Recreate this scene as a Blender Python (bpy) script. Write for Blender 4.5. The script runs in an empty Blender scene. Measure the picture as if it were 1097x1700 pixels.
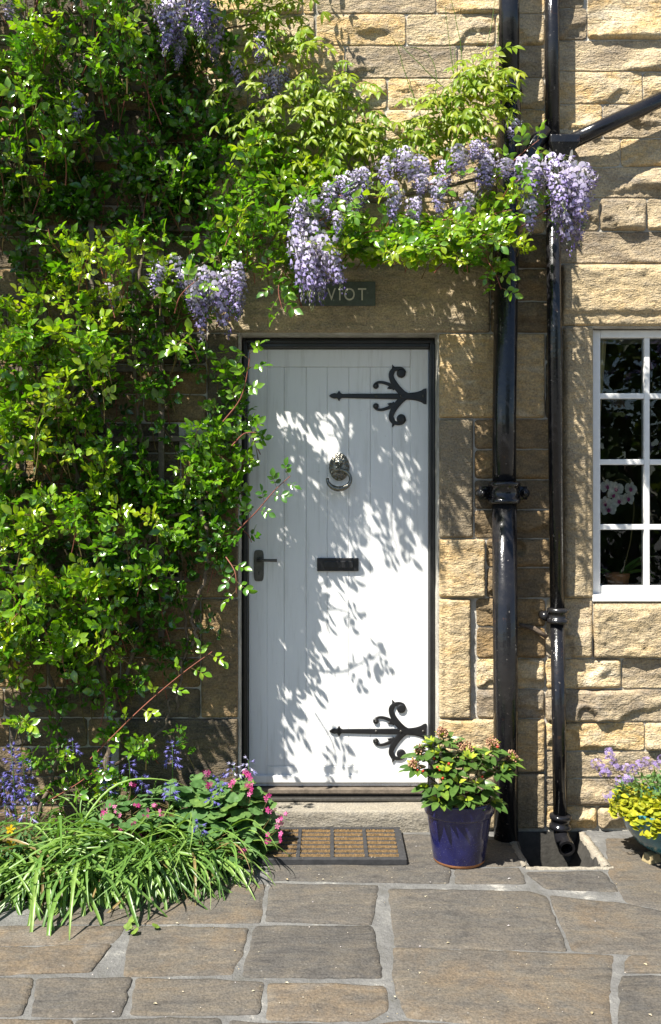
import bpy, math, random
import numpy as np
from mathutils import Vector, Matrix

S = bpy.context.scene
COL = S.collection
R = random.Random(7)
# ------------------------------------------------------------------ camera
CAMY, CAMZ, F = -4.1, 1.47, 1530.0           # metres, metres, focal length in photo pixels
cam_d = bpy.data.cameras.new('camera'); cam = bpy.data.objects.new('camera', cam_d); COL.objects.link(cam)
cam.location = (0, CAMY, CAMZ); cam.rotation_euler = (math.pi/2, 0, 0)
cam_d.sensor_fit = 'VERTICAL'; cam_d.sensor_height = 36; cam_d.lens = 36*F/1700
cam_d.shift_y = -20/1700
cam_d.clip_start = 0.05; cam_d.clip_end = 500
S.camera = cam
# ------------------------------------------------------------------ light
SUN = Vector((1.05, 1.0, -2.1)).normalized()          # direction the sunlight travels
w = bpy.data.worlds.new('World'); S.world = w; w.use_nodes = True
wn = w.node_tree; bg = wn.nodes['Background']
sky = wn.nodes.new('ShaderNodeTexSky'); sky.sky_type = 'NISHITA'; sky.sun_disc = False; sky.ozone_density = 2.5; sky.dust_density = .5
sky.sun_elevation = math.asin(-SUN.z); sky.sun_rotation = math.atan2(-SUN.x, -SUN.y)
wn.links.new(sky.outputs[0], bg.inputs[0]); bg.inputs[1].default_value = 0.062
sl = bpy.data.lights.new('sun', 'SUN'); sl.energy = 5.0; sl.angle = math.radians(0.55); sl.color = (1, .95, .86)
so = bpy.data.objects.new('sun', sl); COL.objects.link(so); so.location = (-4, -5, 9)
so.rotation_euler = SUN.to_track_quat('-Z', 'Y').to_euler()
S.view_settings.view_transform = 'Standard'; S.view_settings.look = 'None'
S.view_settings.exposure = 1.24; S.view_settings.gamma = 1.0
S.render.engine = 'CYCLES'
S.cycles.max_bounces = 4; S.cycles.diffuse_bounces = 2; S.cycles.glossy_bounces = 3; S.cycles.transparent_max_bounces = 5

# ------------------------------------------------------------------ helpers
def W(px, py, y=0.0):
    """photo pixel -> point at depth y (0 = wall face, + into the house)"""
    s = (y-CAMY)/F
    return Vector(((px-548.5)*s, y, CAMZ-(py-830)*s))
def G(px, py, z=0.0):
    d = (CAMZ-z)*F/(py-830)
    return Vector(((px-548.5)*d/F, d+CAMY, z))
def hash2(ix, iy, seed):
    n = (ix.astype(np.int64)*374761393 + iy.astype(np.int64)*668265263 + int(seed)*1442695041) & 0x7fffffff
    n = ((n ^ (n >> 13))*1274126177) & 0x7fffffff
    n = (n ^ (n >> 16)) & 0xffffff
    return n/float(0x7fffff)-1.0
def vnoise(x, y, seed=0):
    x = np.asarray(x, float); y = np.asarray(y, float)
    ix = np.floor(x); iy = np.floor(y); fx = x-ix; fy = y-iy
    fx = fx*fx*(3-2*fx); fy = fy*fy*(3-2*fy)
    a = hash2(ix, iy, seed); b = hash2(ix+1, iy, seed); c = hash2(ix, iy+1, seed); d = hash2(ix+1, iy+1, seed)
    return (a*(1-fx)+b*fx)*(1-fy)+(c*(1-fx)+d*fx)*fy
def fbm(x, y, seed=0, o=4):
    t = 0; a = .55; x = np.asarray(x, float); y = np.asarray(y, float)
    for k in range(o):
        t = t+a*vnoise(x, y, seed+k*17); x = x*2.03+3.1; y = y*2.03+1.7; a *= .52
    return t
def sst(a, b, x):
    t = np.clip((x-a)/(b-a), 0, 1); return t*t*(3-2*t)

def empty(name, loc, label=None, cat=None, group=None, kind=None):
    o = bpy.data.objects.new(name, None); COL.objects.link(o); o.location = loc; o.empty_display_size = .1
    tag(o, label, cat, group, kind); return o
def tag(o, label=None, cat=None, group=None, kind=None):
    if label: o['label'] = label
    if cat: o['category'] = cat
    if group: o['group'] = group
    if kind: o['kind'] = kind
    return o
def link(name, me, parent=None, mw=None):
    o = bpy.data.objects.new(name, me); COL.objects.link(o)
    if parent is not None:
        o.parent = parent
        if parent.parent is None and parent.type == 'EMPTY':
            o.matrix_parent_inverse = Matrix.Translation(-Vector(parent.location))
    if mw is not None: o.matrix_basis = mw
    return o
def np_mesh(name, v, f, mat, tint=None, smooth=True):
    v = np.asarray(v, np.float32); f = np.asarray(f, np.int32); n = f.shape[1]
    me = bpy.data.meshes.new(name)
    me.vertices.add(len(v)); me.vertices.foreach_set('co', v.ravel())
    me.loops.add(f.size); me.loops.foreach_set('vertex_index', f.ravel())
    me.polygons.add(len(f)); me.polygons.foreach_set('loop_start', np.arange(0, f.size, n, dtype=np.int32))
    me.update(calc_edges=True)
    if smooth: me.polygons.foreach_set('use_smooth', np.ones(len(f), bool))
    if tint is not None:
        a = me.attributes.new('tint', 'FLOAT', 'POINT'); a.data.foreach_set('value', np.asarray(tint, np.float32))
    me.materials.append(mat); return me
class MB:
    """collects shapes into one mesh"""
    def __init__(s): s.v = []; s.f = []; s.t = []
    def add(s, v, f, tint=0.0):
        n = len(s.v); s.v += [tuple(p) for p in v]; s.f += [tuple(i+n for i in q) for q in f]
        s.t += list(tint) if hasattr(tint, '__len__') else [tint]*len(v); return s
    def box(s, x0, x1, y0, y1, z0, z1, tint=0.0):
        v = [(x, y, z) for z in (z0, z1) for y in (y0, y1) for x in (x0, x1)]
        return s.add(v, [(0,2,3,1),(4,5,7,6),(0,1,5,4),(2,6,7,3),(0,4,6,2),(1,3,7,5)], tint)
    def tube(s, pts, rad, seg=10, cap=True, tint=0.0):
        pts = [Vector(p) for p in pts]; n = len(pts)
        if not hasattr(rad, '__len__'): rad = [rad]*n
        vs = []; fs = []
        up = None
        for i, p in enumerate(pts):
            d = (pts[min(i+1, n-1)]-pts[max(i-1, 0)])
            if d.length < 1e-9: d = Vector((0,0,1))
            d.normalize()
            if up is None: up = d.orthogonal().normalized()
            a = (up-d*up.dot(d)); a = a.normalized() if a.length > 1e-6 else d.orthogonal().normalized(); up = a
            b = d.cross(a)
            for k in range(seg):
                t = 2*math.pi*k/seg; vs.append(p+(a*math.cos(t)+b*math.sin(t))*rad[i])
        for i in range(n-1):
            for k in range(seg):
                k2 = (k+1) % seg; fs.append((i*seg+k, i*seg+k2, (i+1)*seg+k2, (i+1)*seg+k))
        if cap:
            fs.append(tuple(range(seg-1, -1, -1))); fs.append(tuple((n-1)*seg+k for k in range(seg)))
        return s.add(vs, fs, tint)
    def lathe(s, prof, c, seg=40, tint=0.0, sy=1.0):
        vs = []; fs = []; n = len(prof)
        for r, z in prof:
            for k in range(seg):
                t = 2*math.pi*k/seg; vs.append((c[0]+r*math.cos(t), c[1]+r*math.sin(t)*sy, c[2]+z))
        for i in range(n-1):
            for k in range(seg):
                k2 = (k+1) % seg; fs.append((i*seg+k, i*seg+k2, (i+1)*seg+k2, (i+1)*seg+k))
        return s.add(vs, fs, tint)
    def ball(s, c, r, tint=0.0, seg=8, ring=5, sc=(1,1,1)):
        vs = []; fs = []
        for i in range(ring+1):
            a = math.pi*i/ring
            for k in range(seg):
                t = 2*math.pi*k/seg
                vs.append((c[0]+r*sc[0]*math.sin(a)*math.cos(t), c[1]+r*sc[1]*math.sin(a)*math.sin(t), c[2]+r*sc[2]*math.cos(a)))
        for i in range(ring):
            for k in range(seg):
                k2 = (k+1) % seg; fs.append((i*seg+k, (i+1)*seg+k, (i+1)*seg+k2, i*seg+k2))
        return s.add(vs, fs, tint)
    def mesh(s, name, mat, smooth=False, bevel=0):
        me = bpy.data.meshes.new(name); me.from_pydata(s.v, [], s.f); me.update()
        a = me.attributes.new('tint', 'FLOAT', 'POINT'); a.data.foreach_set('value', s.t)
        if smooth: me.polygons.foreach_set('use_smooth', [True]*len(me.polygons))
        me.materials.append(mat); return me
    def build(s, name, mat, parent=None, smooth=False, bevel=0):
        o = link(name, s.mesh(name, mat, smooth), parent)
        if bevel:
            m = o.modifiers.new('bevel', 'BEVEL'); m.width = bevel; m.segments = 2; m.limit_method = 'ANGLE'
        return o

# ------------------------------------------------------------------ materials
def mat(name):
    m = bpy.data.materials.new(name); m.use_nodes = True; nt = m.node_tree
    return m, nt, nt.nodes['Principled BSDF']
def N(nt, t, **kw):
    n = nt.nodes.new(t)
    for k, v in kw.items():
        if k.startswith('i_'):
            key = k[2:]; key = int(key) if key.isdigit() else key.replace('_', ' ')
            n.inputs[key].default_value = v
        else: setattr(n, k, v)
    return n
def ramp(nt, stops, src=None, interp='LINEAR'):
    n = nt.nodes.new('ShaderNodeValToRGB'); cr = n.color_ramp; cr.interpolation = interp
    while len(cr.elements) > 1: cr.elements.remove(cr.elements[-1])
    cr.elements[0].position = stops[0][0]; cr.elements[0].color = (*stops[0][1], 1)
    for p, c in stops[1:]:
        e = cr.elements.new(p); e.color = (*c, 1)
    if src: nt.links.new(src, n.inputs[0])
    return n
def mix(nt, a, b, fac, mode='MIX'):
    n = nt.nodes.new('ShaderNodeMix'); n.data_type = 'RGBA'; n.blend_type = mode
    for s, k in ((fac, 0), (a, 6), (b, 7)):
        if hasattr(s, 'is_output'): nt.links.new(s, n.inputs[k])
        elif k == 0: n.inputs[0].default_value = s
        else: n.inputs[k].default_value = (*s, 1)
    return n.outputs[2]
def noise(nt, vec, scale, detail=4, rough=.6, dist=0):
    n = N(nt, 'ShaderNodeTexNoise'); n.inputs['Scale'].default_value = scale; n.inputs['Detail'].default_value = detail
    n.inputs['Roughness'].default_value = rough; n.inputs['Distortion'].default_value = dist
    nt.links.new(vec, n.inputs['Vector']); return n.outputs['Fac']
def bump(nt, bsdf, h, strength=.4, dist=.01, prev=None):
    b = N(nt, 'ShaderNodeBump'); b.inputs['Strength'].default_value = strength; b.inputs['Distance'].default_value = dist
    nt.links.new(h, b.inputs['Height'])
    if prev: nt.links.new(prev, b.inputs['Normal'])
    nt.links.new(b.outputs[0], bsdf.inputs['Normal']); return b.outputs[0]
def mathn(nt, op, a, b=None):
    n = N(nt, 'ShaderNodeMath', operation=op)
    for s, k in ((a, 0), (b, 1)):
        if s is None: continue
        if hasattr(s, 'is_output'): nt.links.new(s, n.inputs[k])
        else: n.inputs[k].default_value = s
    return n.outputs[0]

def stone_mat(name, cols, grey, bumpk=1.0, soot_shade=.62, streak=0):
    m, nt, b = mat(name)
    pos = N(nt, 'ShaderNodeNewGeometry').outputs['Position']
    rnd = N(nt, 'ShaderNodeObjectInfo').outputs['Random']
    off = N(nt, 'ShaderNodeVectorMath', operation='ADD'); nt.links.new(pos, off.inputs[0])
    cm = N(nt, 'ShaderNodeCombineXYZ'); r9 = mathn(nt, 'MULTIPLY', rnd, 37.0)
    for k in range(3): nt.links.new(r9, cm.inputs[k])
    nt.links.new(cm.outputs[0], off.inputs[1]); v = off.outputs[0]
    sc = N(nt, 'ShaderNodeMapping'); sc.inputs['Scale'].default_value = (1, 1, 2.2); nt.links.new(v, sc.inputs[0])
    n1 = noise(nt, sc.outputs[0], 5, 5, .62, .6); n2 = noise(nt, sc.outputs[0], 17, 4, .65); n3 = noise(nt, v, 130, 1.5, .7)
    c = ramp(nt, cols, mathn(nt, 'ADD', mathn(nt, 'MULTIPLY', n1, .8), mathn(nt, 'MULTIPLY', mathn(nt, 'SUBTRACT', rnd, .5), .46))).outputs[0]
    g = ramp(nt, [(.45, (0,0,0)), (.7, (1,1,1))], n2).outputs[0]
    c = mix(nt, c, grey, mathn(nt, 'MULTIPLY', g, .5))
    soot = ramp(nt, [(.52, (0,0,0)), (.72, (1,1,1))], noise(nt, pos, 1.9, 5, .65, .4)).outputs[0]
    c = mix(nt, c, (.09, .075, .055), mathn(nt, 'MULTIPLY', soot, soot_shade))
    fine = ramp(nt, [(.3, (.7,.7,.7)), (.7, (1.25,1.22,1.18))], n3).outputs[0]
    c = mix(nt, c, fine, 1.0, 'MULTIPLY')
    if streak:
        mp = N(nt, 'ShaderNodeMapping'); mp.inputs['Scale'].default_value = (2.2, 8, 8); mp.inputs['Rotation'].default_value = (0, 0, .25); nt.links.new(v, mp.inputs[0])
        sn = noise(nt, mp.outputs[0], 2.6, 5, .72, 1.0)
        c = mix(nt, c, ramp(nt, [(.28, (.45,.45,.46)), (.46, (.95,.93,.9)), (.62, (1.25,1.16,1.0)), (.74, (1.9,1.85,1.75))], sn).outputs[0], streak, 'MULTIPLY')
        spk = ramp(nt, [(.70, (0,0,0)), (.76, (1,1,1))], noise(nt, pos, 34, 3, .6)).outputs[0]
        c = mix(nt, c, (.36,.34,.30), mathn(nt, 'MULTIPLY', spk, .5))
    nt.links.new(c, b.inputs['Base Color']); b.inputs['Roughness'].default_value = .92
    b.inputs['Specular IOR Level'].default_value = .15
    nb = bump(nt, b, n2, .7*bumpk, .022)
    n4 = noise(nt, sc.outputs[0], 60, 2, .75)
    nb = bump(nt, b, n4, .8*bumpk, .007, nb)
    bump(nt, b, n3, .8*bumpk, .004, nb)
    return m
M = {}
M['stone'] = stone_mat('sandstone', [(.15, (.25,.20,.14)), (.30, (.45,.36,.235)), (.44, (.58,.465,.29)), (.54, (.55,.38,.175)), (.64, (.60,.48,.295)), (.78, (.64,.57,.44))], (.29,.27,.24))
M['soot_shade'] = stone_mat('soot_and_shade_sandstone', [(.15, (.085,.075,.06)), (.34, (.19,.145,.09)), (.5, (.29,.205,.11)), (.64, (.26,.17,.075)), (.8, (.28,.23,.16))], (.075,.07,.062), 1.0, .8)  # darker sandstone: soot stains, plus the wall's shade put into the colour
M['dressed'] = stone_mat('dressed_sandstone', [(.15, (.27,.22,.15)), (.34, (.42,.335,.21)), (.5, (.53,.41,.24)), (.62, (.50,.35,.17)), (.8, (.57,.49,.35))], (.27,.245,.20), 1.0, .6)
M['step'] = stone_mat('step_stone', [(.2, (.22,.20,.165)), (.5, (.29,.265,.215)), (.8, (.34,.30,.24))], (.22,.21,.19), .6, .4)
M['flag'] = stone_mat('flagstone', [(.12, (.07,.068,.066)), (.32, (.097,.091,.084)), (.48, (.112,.102,.089)), (.6, (.126,.104,.08)), (.8, (.145,.137,.126))], (.098,.098,.096), .55, .3, .7)

m, nt, b = mat('mortar'); M['mortar'] = m
pos = N(nt, 'ShaderNodeNewGeometry').outputs['Position']
c = ramp(nt, [(.3, (.28,.26,.22)), (.48, (.45,.42,.36)), (.66, (.60,.57,.50))], noise(nt, pos, 9, 6, .7)).outputs[0]
nt.links.new(c, b.inputs[0]); b.inputs['Roughness'].default_value = .95
bump(nt, b, noise(nt, pos, 70, 5, .7), .8, .01)
m, nt, b = mat('ground_mortar'); M['gmortar'] = m
pos = N(nt, 'ShaderNodeNewGeometry').outputs['Position']
c = ramp(nt, [(.26, (.055,.065,.03)), (.34, (.105,.102,.092)), (.48, (.135,.133,.128)), (.6, (.18,.177,.167)), (.68, (.40,.38,.34))], noise(nt, pos, 6, 7, .72)).outputs[0]
nt.links.new(c, b.inputs[0]); b.inputs['Roughness'].default_value = .95
bump(nt, b, noise(nt, pos, 55, 5, .7), .9, .012)

def plain(name, col, rough=.5, spec=.5, metal=0, nscale=0, var=.25, bmp=0, bscale=200, coat=0):
    m, nt, b = mat(name)
    b.inputs['Base Color'].default_value = (*col, 1); b.inputs['Roughness'].default_value = rough
    b.inputs['Specular IOR Level'].default_value = spec; b.inputs['Metallic'].default_value = metal
    b.inputs['Coat Weight'].default_value = coat; b.inputs['Coat Roughness'].default_value = .08
    pos = N(nt, 'ShaderNodeNewGeometry').outputs['Position']
    if nscale:
        f = noise(nt, pos, nscale, 5, .65)
        c = ramp(nt, [(.3, tuple(x*(1-var) for x in col)), (.7, tuple(min(1, x*(1+var)) for x in col))], f).outputs[0]
        nt.links.new(c, b.inputs['Base Color'])
    if bmp: bump(nt, b, noise(nt, pos, bscale, 3, .6), bmp, .003)
    return m
M['door'] = plain('white_door_paint', (.80,.80,.79), .42, .4, 0, 6, .025, .05, 60)
m = M['door']; nt = m.node_tree; b = nt.nodes['Principled BSDF']; pos = N(nt, 'ShaderNodeNewGeometry').outputs['Position']
mp = N(nt, 'ShaderNodeMapping'); mp.inputs['Scale'].default_value = (26, 26, 2.2); nt.links.new(pos, mp.inputs[0])
c = ramp(nt, [(.3, (.68,.675,.65)), (.48, (.80,.80,.785)), (.7, (.82,.82,.81))], noise(nt, mp.outputs[0], 1.0, 4, .7)).outputs[0]
sc_ = ramp(nt, [(.71, (0,0,0)), (.745, (1,1,1))], noise(nt, pos, 48, 4, .65)).outputs[0]
c = mix(nt, c, (.42,.39,.34), mathn(nt, 'MULTIPLY', sc_, .5)); nt.links.new(c, b.inputs[0])
M['winpaint'] = plain('white_window_paint', (.80,.79,.76), .4, .4, 0, 20, .06, .1, 90)
M['iron'] = plain('black_iron_paint', (.012,.012,.013), .38, .5, 0, 30, .3, .25, 150)
M['frameblack'] = plain('black_frame_paint', (.012,.012,.012), .32, .5, 0, 12, .5, .15, 80)
M['bronze'] = plain('aged_bronze', (.22,.21,.18), .27, .5, .9, 60, .5, .5, 200)
M['plate'] = plain('dull_grey_metal', (.10,.095,.085), .4, .5, .6, 50, .3, .2, 200)
M['basin_shade'] = plain('shade_darkened_silt', (.055,.052,.046), .7, .4, 0, 20, .4, .8, 70)  # silt darkened so the shade inside the gully is in its colour
M['slate'] = plain('slate_green', (.075,.09,.075), .55, .4, 0, 40, .2, .2, 120)
M['letter'] = plain('cream_letter', (.55,.52,.42), .6, .3)
M['rubber'] = plain('rubber', (.035,.035,.037), .75, .3, 0, 40, .35, .3, 250)
M['coir'] = plain('coir', (.25,.165,.08), .95, .1, 0, 120, .5, 1.0, 600)
M['soil'] = plain('soil', (.035,.024,.016), .98, .1, 0, 40, .5, 1.0, 90)
M['bark'] = plain('bark', (.15,.115,.085), .9, .2, 0, 35, .5, .8, 160)
M['twig'] = plain('green_twig', (.16,.12,.045), .6, .3, 0, 20, .4)
M['redtwig'] = plain('red_twig', (.22,.075,.05), .55, .3, 0, 20, .3)
M['trellis'] = plain('weathered_wood', (.14,.115,.09), .9, .2, 0, 25, .4, .5, 100)
M['curtain'] = plain('curtain_cloth', (.55,.45,.22), .9, .1, 0, 14, .2)
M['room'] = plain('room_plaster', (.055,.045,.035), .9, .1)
M['roomsill'] = plain('inner_sill_paint', (.7,.69,.66), .5, .3)
M['terra'] = plain('terracotta', (.38,.17,.075), .8, .2, 0, 30, .3)
M['foot'] = plain('pot_foot_clay', (.30,.24,.13), .8, .2, 0, 40, .3)

# glossy pipe paint with dust and chips
m, nt, b = mat('black_pipe_paint'); M['pipe'] = m
pos = N(nt, 'ShaderNodeNewGeometry').outputs['Position']
chip = ramp(nt, [(.70, (0,0,0)), (.735, (1,1,1))], noise(nt, pos, 55, 2, .5)).outputs[0]
dust = ramp(nt, [(.45, (0,0,0)), (.8, (1,1,1))], noise(nt, pos, 5, 6, .7)).outputs[0]
c = mix(nt, (.010,.010,.012), (.05,.046,.04), mathn(nt, 'MULTIPLY', dust, .4)); c = mix(nt, c, (.20,.18,.16), mathn(nt, 'MULTIPLY', chip, .6))
rust = ramp(nt, [(.62, (0,0,0)), (.70, (1,1,1))], noise(nt, pos, 16, 6, .75)).outputs[0]; c = mix(nt, c, (.085,.04,.02), mathn(nt, 'MULTIPLY', rust, .55))
nt.links.new(c, b.inputs[0]); nt.links.new(ramp(nt, [(0, (.15,)*3), (1, (.36,)*3)], dust).outputs[0], b.inputs['Roughness'])
bump(nt, b, noise(nt, pos, 14, 4, .6), .22, .012)

# glazes
def glaze(name, c1, c2):
    m, nt, b = mat(name)
    pos = N(nt, 'ShaderNodeNewGeometry').outputs['Position']
    sp = N(nt, 'ShaderNodeSeparateXYZ'); nt.links.new(pos, sp.inputs[0])
    n1 = noise(nt, pos, 14, 6, .7); n2 = noise(nt, pos, 260, 2, .5)
    c = ramp(nt, [(.35, c1), (.7, c2)], n1).outputs[0]
    c = mix(nt, c, (.32,.33,.40), mathn(nt, 'MULTIPLY', ramp(nt, [(.66, (0,0,0)), (.75, (1,1,1))], n2).outputs[0], .35))
    nt.links.new(c, b.inputs[0]); b.inputs['Roughness'].default_value = .22; b.inputs['Coat Weight'].default_value = .5
    b.inputs['Coat Roughness'].default_value = .1
    return m
M['blue'] = glaze('cobalt_glaze', (.007,.007,.048), (.015,.017,.10))
M['teal'] = glaze('teal_glaze', (.02,.12,.17), (.05,.22,.27))

# glass
m, nt, b = mat('window_glass'); M['glass'] = m; nt.nodes.remove(b)
out = nt.nodes['Material Output']; tr = N(nt, 'ShaderNodeBsdfTransparent'); gl = N(nt, 'ShaderNodeBsdfGlossy'); gl.inputs['Roughness'].default_value = .01
tr.inputs[0].default_value = (.93,.95,.94,1)
fr = N(nt, 'ShaderNodeFresnel'); fr.inputs[0].default_value = 1.5; ms = N(nt, 'ShaderNodeMixShader')
nt.links.new(mathn(nt, 'MULTIPLY', fr.outputs[0], 1.0), ms.inputs[0])
pos = N(nt, 'ShaderNodeNewGeometry').outputs['Position']
bb = N(nt, 'ShaderNodeBump'); bb.inputs['Strength'].default_value = .05; bb.inputs['Distance'].default_value = .02
nt.links.new(noise(nt, pos, 5, 2, .5), bb.inputs['Height']); nt.links.new(bb.outputs[0], gl.inputs['Normal'])
nt.links.new(tr.outputs[0], ms.inputs[1]); nt.links.new(gl.outputs[0], ms.inputs[2]); nt.links.new(ms.outputs[0], out.inputs[0])

def leaf_mat(name, stops, rough=.34, spec=.5, trans=.35, tcol=1.0, coat=0):
    m, nt, b = mat(name)
    at = N(nt, 'ShaderNodeAttribute'); at.attribute_name = 'tint'
    pos = N(nt, 'ShaderNodeNewGeometry').outputs['Position']
    n = noise(nt, pos, 60, 1, .6)
    c = ramp(nt, stops, at.outputs['Fac']).outputs[0]
    c = mix(nt, c, ramp(nt, [(.3, (.78,.8,.75)), (.7, (1.15,1.12,1.1))], n).outputs[0], 1.0, 'MULTIPLY')
    nt.links.new(c, b.inputs[0]); b.inputs['Roughness'].default_value = rough; b.inputs['Specular IOR Level'].default_value = spec
    b.inputs['Coat Weight'].default_value = coat; b.inputs['Coat Roughness'].default_value = .19; b.inputs['Coat IOR'].default_value = 1.6
    t = N(nt, 'ShaderNodeBsdfTranslucent'); tc = mix(nt, c, (1.25*tcol, 1.4*tcol, .4*tcol), 1.0, 'MULTIPLY'); nt.links.new(tc, t.inputs[0])
    ms = N(nt, 'ShaderNodeMixShader'); ms.inputs[0].default_value = trans
    nt.links.new(b.outputs[0], ms.inputs[1]); nt.links.new(t.outputs[0], ms.inputs[2]); nt.links.new(ms.outputs[0], nt.nodes['Material Output'].inputs[0])
    return m
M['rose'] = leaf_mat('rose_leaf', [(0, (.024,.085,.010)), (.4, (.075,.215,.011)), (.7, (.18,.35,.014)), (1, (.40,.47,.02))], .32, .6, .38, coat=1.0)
M['wleaf'] = leaf_mat('wisteria_leaf', [(0, (.10,.20,.012)), (.5, (.21,.32,.016)), (1, (.36,.39,.03))], .42, .4, .42)
M['petal'] = leaf_mat('wisteria_petal', [(0, (.10,.16,.04)), (.12, (.30,.33,.18)), (.3, (.20,.14,.42)), (.6, (.44,.37,.74)), (1, (.80,.74,.94))], .6, .2, .3, .6)
M['strap'] = leaf_mat('strap_leaf', [(0, (.28,.20,.09)), (.04, (.22,.17,.07)), (.07, (.055,.13,.03)), (.5, (.13,.25,.05)), (1, (.24,.36,.09))], .36, .5, .25)
M['lobed'] = leaf_mat('lobed_leaf', [(0, (.05,.13,.035)), (.6, (.10,.20,.06)), (1, (.19,.28,.04))], .6, .3, .3)
M['skim'] = leaf_mat('skimmia_leaf', [(0, (.035,.085,.02)), (.6, (.09,.165,.035)), (.85, (.26,.36,.03)), (1, (.36,.42,.04))], .3, .5, .2)
M['gold'] = leaf_mat('golden_leaf', [(0, (.22,.28,.02)), (1, (.50,.46,.03))], .5, .3, .35)
M['bell'] = leaf_mat('bluebell_petal', [(0, (.11,.10,.40)), (.6, (.22,.20,.58)), (1, (.50,.48,.70))], .6, .2, .3, .6)
M['pink'] = leaf_mat('pink_petal', [(0, (.36,.02,.15)), (.6, (.55,.05,.27)), (1, (.70,.25,.45))], .6, .2, .3, .6)
M['phlox'] = leaf_mat('phlox_petal', [(0, (.22,.14,.42)), (1, (.50,.40,.70))], .6, .2, .3, .6)
M['bud'] = leaf_mat('bud', [(0, (.26,.10,.07)), (.6, (.42,.24,.15)), (1, (.55,.35,.2))], .6, .3, .1)
M['berry'] = plain('red_berry', (.45,.03,.012), .25, .5)
M['orchid'] = leaf_mat('orchid_petal', [(0, (.42,.03,.20)), (.35, (.6,.25,.45)), (.6, (.80,.77,.76)), (1, (.86,.84,.82))], .6, .2, .3, .6)
M['yellow'] = leaf_mat('yellow_petal', [(0, (.7,.42,.01)), (1, (.8,.55,.02))], .6, .2, .3, .6)
M['hedge'] = leaf_mat('hedge_leaf', [(0, (.03,.07,.012)), (.6, (.07,.13,.02)), (1, (.16,.18,.03))], .5, .4, .25)
M['litter'] = leaf_mat('litter', [(0, (.35,.28,.16)), (.6, (.5,.45,.35)), (1, (.6,.56,.62))], .8, .2, .1)

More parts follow.
